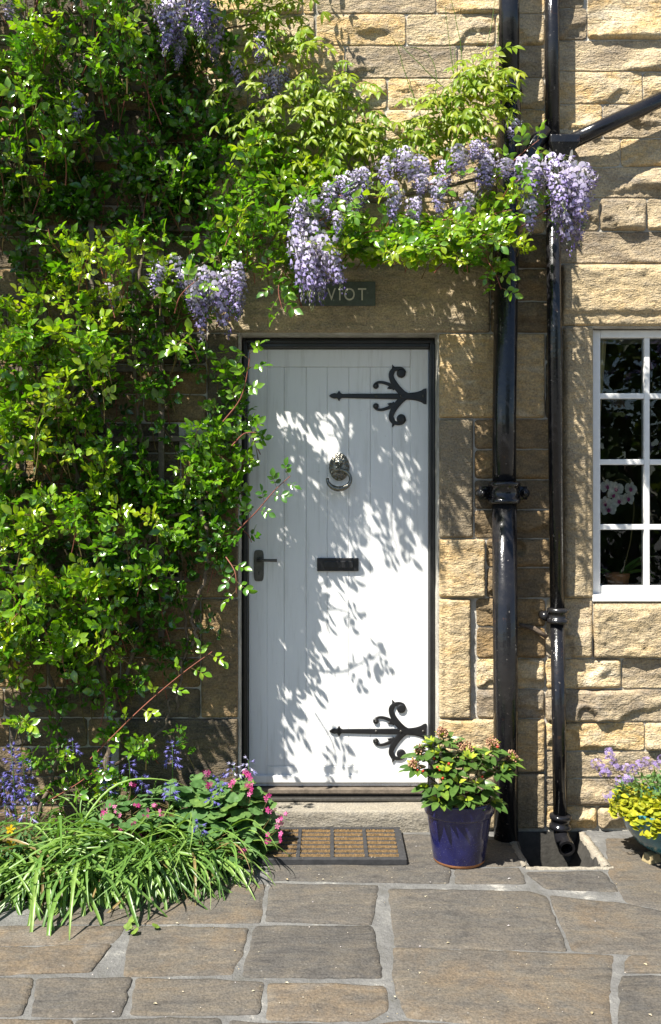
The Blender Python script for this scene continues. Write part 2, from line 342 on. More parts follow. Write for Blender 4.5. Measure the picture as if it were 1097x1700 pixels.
# ------------------------------------------------------------------ stones
def stone_mesh(x0, x1, z0, z1, seed, proud=.022, kind='rock', res=.0085, y0=0.0, depth=.06, margin=None):
    rs = np.random.RandomState(seed); hw, hz = (x1-x0)/2, (z1-z0)/2
    nx = max(6, int((x1-x0)/res)); nz = max(6, int((z1-z0)/res))
    # finer rows at the rim
    def axis(n, h):
        t = np.linspace(-1, 1, n+1); return np.sign(t)*h*(1-(1-np.abs(t))**1.15)
    X, Z = np.meshgrid(axis(nx, hw), axis(nz, hz)); X0, Z0 = X.copy(), Z.copy()
    e = np.minimum(hw-np.abs(X), hz-np.abs(Z))
    r = min(.016 if kind == 'rock' else .008, hw*.5, hz*.5)
    cx = np.maximum(np.abs(X)-(hw-r), 0); cz = np.maximum(np.abs(Z)-(hz-r), 0); d = np.sqrt(cx*cx+cz*cz)+1e-9
    k = np.maximum(cx, cz)/d
    X = np.sign(X)*(np.abs(X)-cx+cx*k); Z = np.sign(Z)*(np.abs(Z)-cz+cz*k)
    gx = X+(x0+x1)/2; gz = Z+(z0+z1)/2; H = z1-z0
    wob = 1-sst(0, .03, e)
    wa = .0035 if kind == 'rock' else .0012
    X = X+wob*wa*fbm(gx*18, gz*18, seed+5); Z = Z+wob*wa*fbm(gx*18, gz*18, seed+9)
    if kind == 'rock':
        edge = sst(-.001, .010, e)
        h = np.full(X0.shape, 9.0)
        for k in range(9):                           # chisel facets
            xk, zk = rs.uniform(-hw, hw), rs.uniform(-hz, hz)
            h = np.minimum(h, proud*rs.uniform(.9, 1.35)+(X0-xk)*rs.uniform(-.16, .16)+(Z0-zk)*rs.uniform(-.30, .12))
        h += proud*.35*fbm(gx*11, gz*19, seed+1, 4)
        wr = .32*fbm(gx*16, gz*22, seed+21, 3)
        for k in range(rs.randint(1, 4)):            # flakes struck off the lower edge and the ends
            low = rs.rand() < .75
            xb = rs.uniform(-hw, hw); zb = -hz+H*rs.uniform(-.15, .12) if low else rs.uniform(-hz, hz)
            rx_, rz_ = (rs.uniform(.25, .8)*hw+.03, H*rs.uniform(.25, .55)) if low else (rs.uniform(.03, .08), H*rs.uniform(.2, .5))
            rr_ = np.sqrt(((X0-xb)/rx_)**2+((Z0-zb)/rz_)**2)+wr
            h -= proud*rs.uniform(.55, 1.0)*(1-sst(.84, 1.0, rr_))
        cr = np.abs(fbm(gx*6+gz*4, gz*13-gx*2, seed+30, 3)); h -= .008*(1-sst(0, .035, cr))*(vnoise(gx*5, gz*5, seed+31) > .2)
        h += .0030*fbm(gx*50, gz*80, seed+2, 3)
        h = edge*np.maximum(h, -.002)
    else:
        edge = sst(-.001, .007, e)
        h = edge*proud+.0016*fbm(gx*40, gz*40, seed+2, 3)
        if margin:                                   # tooled margin, rougher rock field inside
            a = margin; f = np.ones_like(X0)
            if 'l' in a: f *= sst(a['l']-.004, a['l']+.012, X0+hw)
            if 'r' in a: f *= sst(a['r']-.004, a['r']+.012, hw-X0)
            if 'b' in a: f *= sst(a['b']-.004, a['b']+.012, Z0+hz)
            if 't' in a: f *= sst(a['t']-.004, a['t']+.012, hz-Z0)
            fa = np.minimum(np.minimum(.9+.5*fbm(gx*5, gz*5, seed+4, 2), .6+3.0*np.abs(fbm(gx*6+gz*3, gz*7, seed+14, 3))), 1.3)
            h += edge*f*a.get('amp', .010)*(fa*.8+.30*fbm(gx*34, gz*46, seed+8, 3))
    Y = y0-h
    v = np.stack([gx*0+X+(x0+x1)/2, Y, Z+(z0+z1)/2], -1).reshape(-1, 3)
    nc, nr = nx+1, nz+1
    idx = np.arange(nc*nr).reshape(nr, nc)
    f = np.stack([idx[:-1, :-1], idx[:-1, 1:], idx[1:, 1:], idx[1:, :-1]], -1).reshape(-1, 4)
    ring = np.concatenate([idx[0, :], idx[1:, -1], idx[-1, -2::-1], idx[-2:0:-1, 0]])
    bv = v[ring].copy(); bv[:, 1] = y0+depth; b0 = len(v); n = len(ring)
    i = np.arange(n); j = (i+1) % n
    f2 = np.stack([ring[i], b0+i, b0+j, ring[j]], -1)
    return np.concatenate([v, bv]), np.concatenate([f, f2])

SC = -CAMY/F
def wx(px): return (px-548.5)*SC
def wz(py): return CAMZ-(py-830)*SC
cottage = empty('cottage', (0, 0.2, 0), 'old sandstone cottage front with white plank door and black frame', 'house')
ZT = 3.92
# openings in wall coordinates
DX0, DX1, DZ1 = wx(397), wx(727), wz(553)
NX0, NX1, NZ0, NZ1 = wx(985), wx(1330), wz(997), wz(543)
# ---- mortar core with openings
mb = MB(); yf, yb = .005, .45
xs = [-4.0, DX0, DX1, NX0, NX1, 4.0]; zs = [-.3, NZ0, DZ1, NZ1, 4.4]
def hole(i, k):
    if i == 1 and k <= 1: return True
    if i == 3 and 1 <= k <= 2: return True
    return False
for i in range(5):
    for k in range(4):
        if not hole(i, k):
            mb.add([(xs[i], yf, zs[k]), (xs[i+1], yf, zs[k]), (xs[i+1], yf, zs[k+1]), (xs[i], yf, zs[k+1])], [(0,1,2,3)])
for (a, c, z0, z1) in ((DX0, DX1, -.3, DZ1), (NX0, NX1, NZ0, NZ1)):
    mb.add([(a, yf, z0), (a, yb, z0), (a, yb, z1), (a, yf, z1)], [(0,1,2,3)])
    mb.add([(c, yf, z0), (c, yf, z1), (c, yb, z1), (c, yb, z0)], [(0,1,2,3)])
    mb.add([(a, yf, z1), (a, yb, z1), (c, yb, z1), (c, yf, z1)], [(0,1,2,3)])
    mb.add([(a, yf, z0), (c, yf, z0), (c, yb, z0), (a, yb, z0)], [(0,1,2,3)])
mb.build('mortar_wall', M['mortar'], cottage)
nst = [0]
placed = []
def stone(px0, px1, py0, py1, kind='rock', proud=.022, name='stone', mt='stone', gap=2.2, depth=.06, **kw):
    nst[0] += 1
    if px1 <= 397 or (px0 >= 780 and px1 <= 940 and py0 >= 380 and py1 < 1100): mt = 'soot_shade'  # left wall and pipe strip get the stone with shade in its colour
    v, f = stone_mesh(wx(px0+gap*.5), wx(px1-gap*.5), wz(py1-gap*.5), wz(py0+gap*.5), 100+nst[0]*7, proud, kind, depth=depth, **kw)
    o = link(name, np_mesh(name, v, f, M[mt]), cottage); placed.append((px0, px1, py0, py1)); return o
# dressed stones: lintels, jambs, sill
stone(343, 814, 440, 553, 'dressed', .012, 'lintel', 'dressed', depth=.14, margin={'b': .05, 't': .012, 'amp': .009})
stone(931, 1392, 438, 542, 'dressed', .012, 'window_lintel', 'dressed', depth=.05, margin={'b': .055, 't': .012, 'amp': .02})
def jamb(px0, px1, py0, py1, side, amp=.016):
    stone(px0, px1, py0, py1, 'dressed', .010, 'jamb_stone', 'dressed', depth=.14, margin={side: .035, 'amp': amp})
jamb(728, 905, 553, 695, 'l', .004); jamb(728, 786, 695, 894, 'l', .010); jamb(728, 806, 894, 993, 'l', .02)
jamb(728, 782, 993, 1193, 'l', .02); jamb(728, 905, 1193, 1282, 'l', .015); jamb(728, 905, 1282, 1376, 'l', .012)
jamb(343, 396, 553, 750, 'r', .006); jamb(300, 396, 750, 905, 'r', .008); jamb(296, 396, 905, 993, 'r', .008)
jamb(333, 396, 993, 1192, 'r', .01); jamb(196, 396, 1192, 1376, 'r', .01)
stone(933, 985, 542, 994, 'dressed', .010, 'jamb_stone', 'dressed', depth=.05, margin={'r': .03, 'l': .006, 'amp': .022})
stone(1331, 1392, 542, 994, 'dressed', .010, 'jamb_stone', 'dressed', depth=.05, margin={'l': .03, 'amp': .02})
stone(984, 1392, 999, 1093, 'dressed', .012, 'window_sill_stone', 'dressed', depth=.05, margin={'t': .015, 'amp': .022})
# rock-faced stones read off the wall
rows = [
 # above the door, between the climbers and the pipe
 (-20, 23, [525, 724, 905]), (23, 76, [525, 674, 822, 905]), (76, 130, [450, 573, 760, 905]), (130, 182, [410, 583, 643, 792, 905]),
 (182, 232, [380, 500, 640, 742, 905]), (232, 284, [400, 560, 690, 800, 905]), (284, 337, [350, 480, 640, 790, 905]), (337, 388, [343, 520, 655, 815, 905]),
 (388, 440, [343, 470, 600, 730, 814]), (388, 446, [814, 931]), (446, 500, [814, 931]), (500, 553, [814, 931]),
 # right of the pipes
 (-40, 14, [905, 970]), (14, 67, [905, 975]), (-40, 66, [975, 1180]), (67, 119, [905, 1160]), (119, 173, [905, 1067, 1190]), (173, 230, [905, 1000, 1130]),
 (230, 277, [905, 1030, 1170]), (277, 329, [905, 1220]), (329, 384, [905, 996, 1074, 1180]), (384, 438, [905, 1190]),
 # strips between jamb and window
 (695, 746, [787, 933]), (746, 796, [787, 933]), (796, 846, [787, 933]), (846, 894, [787, 933]), (894, 942, [807, 933]), (942, 993, [807, 933]),
 (553, 600, [905, 933]), (600, 695, [905, 933]),
 (993, 1041, [790, 906]), (1041, 1093, [790, 906]), (993, 1093, [906, 984]), (1093, 1144, [790, 905, 1032, 1190]), (1144, 1193, [790, 905]), (1144, 1199, [905, 1180]),
 (1199, 1247, [905, 1070, 1190]), (1247, 1292, [905, 1150]), (1292, 1338, [905, 1024, 1150]), (1338, 1376, [905, 992, 1045, 1110]),
 # left of the door, seen between the leaves
 (905, 950, [150, 296]), (950, 993, [180, 296]), (993, 1043, [190, 333]), (1043, 1092, [170, 333]), (1092, 1142, [200, 333]), (1142, 1192, [180, 333]),
]
for y0, y1, xl in rows:
    for a, c in zip(xl[:-1], xl[1:]): stone(a, c, y0, y1, proud=.026 if a > 500 else .016)
# fill the rest with coursed stones where nothing is placed yet
def free(px0, px1, py0, py1):
    for a, c, d, e in placed:
        if px0 < c-1 and px1 > a+1 and py0 < e-1 and py1 > d+1: return False
    if px0 < 727 and px1 > 397 and py1 > 554: return False
    if px0 < 1330 and px1 > 985 and py1 > 544 and py0 < 996: return False
    return True
def rowfill(y0, y1, xa, xb, lo=110, hi=230):
    x = xa
    while x < xb-30:
        nxt = min(x+R.uniform(lo, hi), xb)
        if xb-nxt < 50: nxt = xb
        # clip against what is placed
        a, c = x, nxt
        step = 4
        segs = []; cur = None
        t = a
        while t < c-.5:
            ok = free(t, min(t+step, c), y0, y1)
            if ok and cur is None: cur = t
            if not ok and cur is not None: segs.append((cur, t)); cur = None
            t += step
        if cur is not None: segs.append((cur, c))
        for p, q in segs:
            if q-p > 18: stone(p, q, y0, y1, proud=.018, res=.012 if p < 330 or p > 1097 else .0085)
        x = nxt
ys = [-84, -32, 24, 76, 130, 183, 236, 290, 342, 393, 446, 500, 553, 605, 655, 702, 752, 803, 853, 905, 950, 993, 1043, 1092, 1142, 1192, 1240, 1290, 1338, 1376]
for y0, y1 in zip(ys[:-1], ys[1:]):
    rowfill(y0, y1, -150, 343); 
for y0, y1 in zip(ys[:12], ys[1:13]): rowfill(y0, y1, 343, 905)
for y0, y1 in zip(ys[:-1], ys[1:]): rowfill(y0, y1, 905, 1270)
# stonework well outside the picture, joined
V = []; Fc = []; base = 0
for y0, y1 in zip([-190, -136]+ys[:-1], [-136, -84]+ys[1:]):
    for xa, xb in ((-940, -150), (1270, 2030)) if y0 >= -84 else ((-940, 2030),):
        x = xa
        while x < xb:
            nx_ = min(x+R.uniform(130, 240), xb)
            if xb-nx_ < 60: nx_ = xb
            if not (x < 1395 and nx_ > 980 and y1 > 438 and y0 < 1094):
                v, f = stone_mesh(wx(x+1.2), wx(nx_-1.2), wz(y1-1.2), wz(y0+1.2), R.randrange(9999), .018, res=.03)
                V.append(v); Fc.append(f+base); base += len(v)
            x = nx_
o = link('outer_stonework', np_mesh('outer_stonework', np.concatenate(V), np.concatenate(Fc), M['stone']), cottage); o['kind'] = 'stuff'

# ---- doorstep
v, f = stone_mesh(-.47, .56, -.20, .092, 31, .0, 'dressed', y0=0, depth=.02)
mb = MB()
nx_, ny_ = 60, 12
def steppt(i, j):
    x = -.47+1.03*i/nx_; y = -.016+.20*j/ny_
    return x, y
vs = []; fs = []
for j in range(-6, ny_+1):
    for i in range(nx_+1):
        x = -.47+1.03*i/nx_
        n1 = float(fbm(x*9, j*.7, 3, 3))
        if j < 0:
            z = .092+(j+1)*.02-.010; y = -.016+.004*n1
            if j == -1: z = .084; y = -.0145+.002*n1
        else:
            y = -.010+.20*j/ny_; z = .0925+.0018*n1-.004*math.exp(-((x-.05)/.25)**2)
        vs.append((x, y, z))
for r in range(ny_+6):
    for i in range(nx_):
        a = r*(nx_+1)+i; fs.append((a, a+1, a+nx_+2, a+nx_+1))
mb.add(vs, fs); mb.build('doorstep', M['step'], cottage, True)

# ---- door and frame
DY = .15
def dxp(px): return W(px, 0, DY).x
def dzp(py): return W(0, py, DY).z
fx0, fx1, fz0, fz1 = dxp(413), dxp(711), dzp(1305), dzp(580)
fr = MB(); yq = DY-.045
fr.box(DX0+.002, fx0-.003, DY-.035, DY+.09, .10, DZ1-.002)
fr.box(fx1+.003, DX1-.002, DY-.035, DY+.09, .10, DZ1-.002)
fr.box(fx0-.003, fx1+.003, DY-.032, DY+.09, fz1+.004, DZ1-.002)
frame = fr.build('door_frame', M['frameblack'], cottage, bevel=.004)
bd = MB()
for a in (DX0+.008, fx1+.016): bd.box(a, a+.012, DY-.046, DY-.034, .10, DZ1-.03)
bd.box(fx0-.01, fx1+.01, DY-.044, DY-.031, DZ1-.026, DZ1-.012)
bd.build('frame_bead', M['frameblack'], frame, bevel=.003)
kp = MB(); a = W(398, 780, .09); c = W(411, 822, .09); kp.box(a.x, c.x, .075, .12, c.z, a.z)
kp.build('lock_keep', M['iron'], frame, bevel=.004)
MB().box(fx0-.026, fx1+.026, DY-.05, DY+.1, .0945, .110).build('threshold', M['plate'], cottage, bevel=.004)
MB().box(fx0-.026, fx1+.026, DY-.020, DY+.1, .1105, .124).build('threshold_seal', M['frameblack'], cottage, bevel=.002)
MB().box(fx0-.026, fx1+.026, DY-.034, DY+.1, .1245, fz0-.004).build('door_sill', M['trellis'], cottage, bevel=.004)
door = MB().box(fx0, fx1, DY+.012, DY+.045, fz0, fz1).build('door', M['door'], cottage)
def dbox(name, px0, px1, py0, py1, y0, y1, m='door', bev=.0025, g=0.0):
    return MB().box(dxp(px0)+g, dxp(px1)-g, y0, y1, dzp(py1)+g, dzp(py0)-g).build(name, M[m], door, bevel=bev)
dbox('stile', 413, 443, 580, 1305, DY, DY+.0115); dbox('stile', 681, 711, 580, 1305, DY, DY+.0115)
dbox('rail', 443.2, 680.8, 580, 609, DY+.0005, DY+.0115); dbox('rail', 443.2, 680.8, 1272, 1305, DY+.0005, DY+.0115)
dbox('weather_bar', 414, 710, 1286, 1299, DY-.012, DY-.0005, bev=.005)
gx_ = [443, 471.5, 508, 543, 579, 614.5, 651, 681]
for a, c in zip(gx_[:-1], gx_[1:]):
    MB().box(dxp(a)+.0005, dxp(c)-.0005, DY+.003, DY+.0118, dzp(1272)+.0005, dzp(609)-.001).build('plank', M['door'], door, bevel=.0016)
# hinge drawn as flat strokes cut from iron
def stroke(mb, pts, wid, y0, y1):
    n = len(pts); L = []; Rr = []
    for i, p in enumerate(pts):
        a = pts[max(i-1, 0)]; c = pts[min(i+1, n-1)]; d = (c[0]-a[0], c[1]-a[1]); l = math.hypot(*d) or 1
        nx, nz = -d[1]/l, d[0]/l; L.append((p[0]+nx*wid[i]/2, p[1]+nz*wid[i]/2)); Rr.append((p[0]-nx*wid[i]/2, p[1]-nz*wid[i]/2))
    v = []
    for i in range(n):
        v += [(L[i][0], y0+.0012, L[i][1]), (L[i][0]*.85+Rr[i][0]*.15, y0, L[i][1]*.85+Rr[i][1]*.15), (Rr[i][0]*.85+L[i][0]*.15, y0, Rr[i][1]*.85+L[i][1]*.15), (Rr[i][0], y0+.0012, Rr[i][1]), (Rr[i][0], y1, Rr[i][1]), (L[i][0], y1, L[i][1])]
    f = []
    for i in range(n-1):
        for k in range(6):
            f.append((i*6+k, i*6+(k+1) % 6, (i+1)*6+(k+1) % 6, (i+1)*6+k))
    f += [tuple(range(5, -1, -1)), tuple((n-1)*6+k for k in range(6))]
    mb.add(v, f)
def spline(pts, n=6):
    out = []; m = len(pts)
    for i in range(m-1):
        p0 = pts[max(i-1, 0)]; p1 = pts[i]; p2 = pts[i+1]; p3 = pts[min(i+2, m-1)]
        for k in range(n):
            t = k/n
            out.append(tuple(.5*((2*p1[j])+(-p0[j]+p2[j])*t+(2*p0[j]-5*p1[j]+4*p2[j]-p3[j])*t*t+(-p0[j]+3*p1[j]-3*p2[j]+p3[j])*t**3) for j in range(len(p1))))
    out.append(tuple(pts[-1])); return out
def hinge(pyc, studs):
    mb = MB(); sc = 1/4.986; yb = DY-.0003
    def q(x, y): p = W(520+x*sc, pyc+(y-385)*sc, DY); return (p.x, p.z)
    k = sc*(DY-CAMY)/F
    def st(pts, top):
        sp = spline([(*q(x, y), wd*k) for x, y, wd in pts]); stroke(mb, [(a, c) for a, c, _ in sp], [max(.0015, s[2]) for s in sp], DY-top, yb)
    st([(230,385,30),(300,385,36),(500,387,42),(690,388,48),(760,388,52),(840,388,66),(890,388,96),(915,388,126),(936,388,130)], .0060)
    st([(132,384,6),(150,384,30),(175,384,44),(196,384,40),(213,384,86),(226,384,46),(245,384,30)], .0066)
    for s in (1, -1):
        def y(v): return 385+(v-385)*s
        st([(800,y(388),40),(745,y(366),50),(695,y(318),52),(655,y(255),46),(643,y(205),40),(660,y(172),34),(700,y(158),30),(738,y(168),32),(756,y(196),30)], .0054 + .0003*s)
        st([(646,y(215),34),(660,y(175),34),(664,y(155),26),(652,y(126),3)], .0050)
        st([(672,y(330),26),(640,y(298),28),(600,y(280),26),(560,y(271),22),(525,y(276),20),(502,y(296),18)], .0048+.0002*s)
        st([(655,y(312),30),(635,y(316),26),(612,y(322),3)], .0044)
        for cx, cy, rr in ((727, 197, 38), (517, 302, 24)):
            a = q(cx, y(cy)); n = 20; r = rr*k
            v = [(a[0], DY-.0085, a[1])]+[(a[0]+r*.7*math.cos(t*2*math.pi/n), DY-.0078, a[1]+r*.7*math.sin(t*2*math.pi/n)) for t in range(n)]+[(a[0]+r*math.cos(t*2*math.pi/n), DY-.005, a[1]+r*math.sin(t*2*math.pi/n)) for t in range(n)]+[(a[0]+r*math.cos(t*2*math.pi/n), yb, a[1]+r*math.sin(t*2*math.pi/n)) for t in range(n)]
            f = [(0, 1+t, 1+(t+1) % n) for t in range(n)]
            for rg in range(2): f += [(1+rg*n+t, 1+(rg+1)*n+t, 1+(rg+1)*n+(t+1) % n, 1+rg*n+(t+1) % n) for t in range(n)]
            mb.add(v, f)
    for cx, cy in ((519,385),(723,385),(908,385)):
        a = q(cx, cy); MB().ball((a[0], DY-.0066, a[1]), .0058, 0, 10, 6, (1,.7,1)).build('hinge_bolt', M['plate'], door, True)
    for cx, cy in ((517,302),(517,468)):
        a = q(cx, cy); MB().ball((a[0], DY-.0085, a[1]), .0036, 0, 10, 6, (1,.6,1)).build('hinge_bolt', M['plate'], door, True)
    return mb.build('strap_hinge', M['iron'], door)
hinge(657.5, True); hinge(1213.5, True)
# knocker: lion mask and ring
c = W(563, 775, DY-.012); rs = np.random.RandomState(3)
nu, nv = 48, 30; vs = []; fs = []
for j in range(nv+1):
    r = j/nv
    for i in range(nu):
        t = 2*math.pi*i/nu; ux, uz = r*math.cos(t), r*math.sin(t)
        h = .026*math.sqrt(max(0, 1-r*r*.92))
        if r > .55: h += .004*math.sin(t*18+6*r)*sst(.5, .7, r)+.003*math.sin(r*40+3*math.sin(t*7))*sst(.5, .7, r)
        def g(x, z, sx, sz, a): return a*math.exp(-((ux-x)/sx)**2-((uz-z)/sz)**2)
        h += g(0,-.05,.12,.3,.014)+g(0,-.25,.2,.12,.012)+g(.2,-.3,.15,.15,.006)+g(-.2,-.3,.15,.15,.006)
        h -= g(.24,.15,.11,.07,.008)+g(-.24,.15,.11,.07,.008)+g(0,-.42,.3,.05,.010)
        h += g(.25,.3,.2,.07,.006)+g(-.25,.3,.2,.07,.006)+g(.62,.45,.12,.15,.006)+g(-.62,.45,.12,.15,.006)
        vs.append((c.x+ux*.047, DY-.001-h, c.z+uz*.064))
for j in range(nv):
    for i in range(nu): fs.append((j*nu+i, j*nu+(i+1) % nu, (j+1)*nu+(i+1) % nu, (j+1)*nu+i))
MB().add(vs, fs).build('knocker_mask', M['bronze'], door, True)
pts = []; rad = []
for i in range(29):
    t = math.radians(118)-math.radians(416-118*2+118)*0-math.radians(i/28*(360-56)); 
    pts.append((c.x-.001+.053*math.cos(t+math.radians(0)), DY-.036-.006*(1-math.sin(t)), c.z-.058+.044*math.sin(t)))
    rad.append(.0078+.0045*max(0, -math.sin(t))**2)
mb = MB().tube(pts, rad, 10); mb.ball((c.x-.001, DY-.048, c.z-.102), .015, sc=(1.25,.9,.8), seg=14, ring=8)
mb.build('knocker_ring', M['bronze'], door, True)
# letter box, lock plate, lever
def pbox(mb, px0, px1, py0, py1, y0, y1): return mb.box(dxp(px0), dxp(px1), y0, y1, dzp(py1), dzp(py0))
pbox(MB(), 526, 595, 926, 948, DY-.010, DY-.0003).build('letter_box', M['iron'], door, bevel=.004)
pbox(MB(), 537, 586, 931, 943, DY-.0165, DY-.0103).build('letter_flap', M['iron'], door, bevel=.003)
mb = MB(); n = 24; a = W(429.5, 939, DY); hw_, hh = .0235, .072
prof = [(a.x+hw_*math.copysign(abs(math.cos(t))**.35, math.cos(t)), a.z+hh*math.copysign(abs(math.sin(t))**.5, math.sin(t))) for t in [2*math.pi*i/n for i in range(n)]]
mb.add([(x, DY-.006, z) for x, z in prof]+[(x, DY-.0003, z) for x, z in prof], [tuple(range(n))]+[(i, n+i, n+(i+1) % n, (i+1) % n) for i in range(n)])
mb.build('lock_plate', M['plate'], door, bevel=.0015)
h0 = W(430, 929.5, DY-.006)
mb = MB().tube([h0, h0+Vector((0, -.045, 0))], [.011, .009], 14); mb.tube([h0+Vector((-.006, -.043, 0)), h0+Vector((.03, -.046, .001)), h0+Vector((.085, -.043, 0))], [.008, .0065, .0075], 12)
mb.build('lever_handle', M['plate'], door, True)
kh = W(429.5, 950, DY-.0066); mb = MB(); mb.tube([kh, kh+Vector((0, .004, 0))], .0042, 14); mb.box(kh.x-.002, kh.x+.002, kh.y+.0004, kh.y+.003, kh.z-.012, kh.z)
mb.build('keyhole', M['frameblack'], door)
# ---- window
WY = .055
def nx(px): return W(px, 0, WY).x
def nz(py): return W(0, py, WY).z
wroot = MB()
wx0, wx1 = NX0+.004, NX1-.004
wroot.box(wx0, nx(996), WY-.006, WY+.05, NZ0+.004, NZ1-.004); wroot.box(nx(1324), wx1, WY-.006, WY+.05, NZ0+.004, NZ1-.004)
wroot.box(nx(996), nx(1324), WY-.006, WY+.05, nz(561), NZ1-.004); wroot.box(nx(996), nx(1324), WY-.006, WY+.05, NZ0+.004, nz(972))
win = wroot.build('window', M['winpaint'], cottage, bevel=.004)
vx = [996]+[c for c in (1074, 1156, 1240)]+[1324]
for c_ in vx[1:-1]: MB().box(nx(c_-4.5), nx(c_+4.5), WY-.001, WY+.04, nz(972), nz(561)).build('glazing_bar', M['winpaint'], win, bevel=.003)
ry = [561, 657.5, 767, 875, 972]
for i in range(4):
    for y_ in ry[1:-1]:
        a = vx[i]+(4.5 if i else 0); c_ = vx[i+1]-(4.5 if i < 3 else 0)
        MB().box(nx(a), nx(c_), WY+.0005, WY+.038, nz(y_+4.5), nz(y_-4.5)).build('glazing_bar', M['winpaint'], win, bevel=.003)
for i in range(4):
    for k in range(4):
        p = MB().box(nx(vx[i]+2), nx(vx[i+1]-2), WY+.016, WY+.0165, nz(ry[k+1]-2), nz(ry[k]+2))
        tl = R.uniform(-.002, .002); p.v = [(x, y+tl*(z-1.6), z) for x, y, z in p.v]
        p.build('pane', M['glass'], win)
MB().box(wx0-.01, wx1+.01, -.016, WY-.0065, NZ0-.004, NZ0+.026).build('sill_board', M['winpaint'], win, bevel=.004)
# room behind the window
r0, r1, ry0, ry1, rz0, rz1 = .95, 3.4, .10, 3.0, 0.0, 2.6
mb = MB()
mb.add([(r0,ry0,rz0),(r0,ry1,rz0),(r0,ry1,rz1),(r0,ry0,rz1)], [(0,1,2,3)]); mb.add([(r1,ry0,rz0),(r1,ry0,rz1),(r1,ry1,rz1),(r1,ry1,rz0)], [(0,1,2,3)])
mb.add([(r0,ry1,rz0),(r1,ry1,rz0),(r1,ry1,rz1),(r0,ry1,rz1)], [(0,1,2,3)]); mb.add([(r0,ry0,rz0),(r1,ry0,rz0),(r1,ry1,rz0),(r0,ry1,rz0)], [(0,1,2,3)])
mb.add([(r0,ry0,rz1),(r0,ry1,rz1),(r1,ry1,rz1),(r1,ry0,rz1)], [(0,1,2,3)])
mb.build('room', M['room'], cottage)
MB().box(NX0+.001, NX1-.001, .11, .44, NZ0+.005, NZ0+.035).build('inner_window_sill', M['roomsill'], cottage, bevel=.004)

# ------------------------------------------------------------------ pavement
pav = empty('pavement', (0, -1, 0), kind='structure')
pit = (.80, 1.10, -.405, -.004)          # sunken gully under the pipe
mb = MB(); zm = -.0035
gxs = [-60, pit[0], pit[1], 60]; gys = [-60, pit[2], .02]
for i in range(3):
    for k in range(2):
        if i == 1 and k == 1: continue
        mb.add([(gxs[i], gys[k], zm), (gxs[i+1], gys[k], zm), (gxs[i+1], gys[k+1], zm), (gxs[i], gys[k+1], zm)], [(0,1,2,3)])
mb.build('mortar_bed', M['gmortar'], pav)
px0_, px1_, py0_, py1_ = pit
mb = MB(); zb = -.20
mb.add([(px0_,py0_,zm),(px1_,py0_,zm),(px1_,py1_,zm),(px0_,py1_,zm),(px0_+.02,py0_+.03,zb),(px1_-.05,py0_+.03,zb),(px1_-.05,py1_,zb),(px0_+.02,py1_,zb)],
       [(0,1,5,4),(1,2,6,5),(3,0,4,7),(4,5,6,7),(2,3,7,6)])
mb.build('gully_basin', M['basin_shade'], pav)  # walls and floor carry painted shade
def rim(x0, x1, y0, y1, z=.004):
    n = 26; lx = x1-x0 > y1-y0; vs = []
    for i in range(n+1):
        t = i/n
        for q, zz in ((0, -.04), (0, z-.004), (.5, z), (1, z-.004), (1, -.04)):
            x, y = (x0+(x1-x0)*t, y0+(y1-y0)*q) if lx else (x0+(x1-x0)*q, y0+(y1-y0)*t)
            e = float(fbm(x*40, y*40, 8, 3))*.007
            vs.append((x+(0 if lx else e), y+(e if lx else 0), zz+float(fbm(x*60+9, y*60, 4, 2))*.004*(zz > -.03)))
    fs = [(i*5+k, i*5+k+1, i*5+k+6, i*5+k+5) for i in range(n) for k in range(4)]
    return MB().add(vs, fs).build('gully_edging', M['step'], pav, True)
rim(px0_-.02, px1_+.03, py0_-.022, py0_-.001); rim(px1_-.004, px1_+.028, py0_, py1_-.02); rim(px0_-.03, px0_-.001, py0_, py1_-.05)
flags = [
 [(442,1386),(748,1386),(746,1466),(447,1460)], [(757,1442),(862,1441),(871,1466),(757,1466)], [(874,1448),(1000,1446),(1028,1480),(908,1474)],
 [(1006,1392),(1150,1392),(1170,1526),(1040,1497),(1012,1450)], [(752,1392),(862,1396),(862,1437),(752,1436)],
 [(40,1470),(440,1467),(431,1531),(60,1533)], [(450,1467),(627,1469),(617,1534),(442,1528)], [(646,1476),(880,1480),(906,1488),(941,1578),(655,1570)],
 [(913,1486),(1036,1500),(1180,1530),(1180,1590),(951,1578)],
 [(219,1537),(412,1541),(400,1585),(381,1616),(205,1620)], [(425,1536),(618,1538),(633,1622),(402,1621)],
 [(653,1572),(1018,1584),(1010,1640),(1017,1716),(676,1688),(656,1640)],
 [(-160,1540),(208,1536),(186,1565),(-160,1572)], [(-160,1579),(182,1568),(150,1613),(-160,1620)],
 [(1046,1586),(1220,1592),(1220,1614),(1036,1614)], [(1032,1620),(1230,1620),(1250,1730),(1026,1730)],
 [(-160,1624),(54,1624),(36,1685),(-170,1690)], [(62,1624),(216,1625),(199,1686),(54,1686)], [(228,1624),(436,1630),(430,1682),(215,1684)],
 [(447,1632),(638,1636),(645,1676),(610,1694),(445,1692)],
 [(-120,1694),(120,1692),(110,1770),(-130,1772)], [(128,1693),(365,1690),(372,1775),(118,1770)], [(380,1692),(440,1698),(600,1702),(612,1780),(380,1776)],
 [(620,1702),(672,1696),(1010,1724),(1020,1800),(622,1782)],
 [(-500,1420),(-60,1420),(-80,1530),(-560,1530)], [(1160,1400),(1500,1400),(1540,1525),(1182,1525)], [(1190,1532),(1560,1532),(1620,1612),(1230,1612)], [(-700,1540),(-168,1540),(-168,1618),(-760,1618)],
 [(1240,1620),(1640,1620),(1720,1730),(1262,1730)],
]
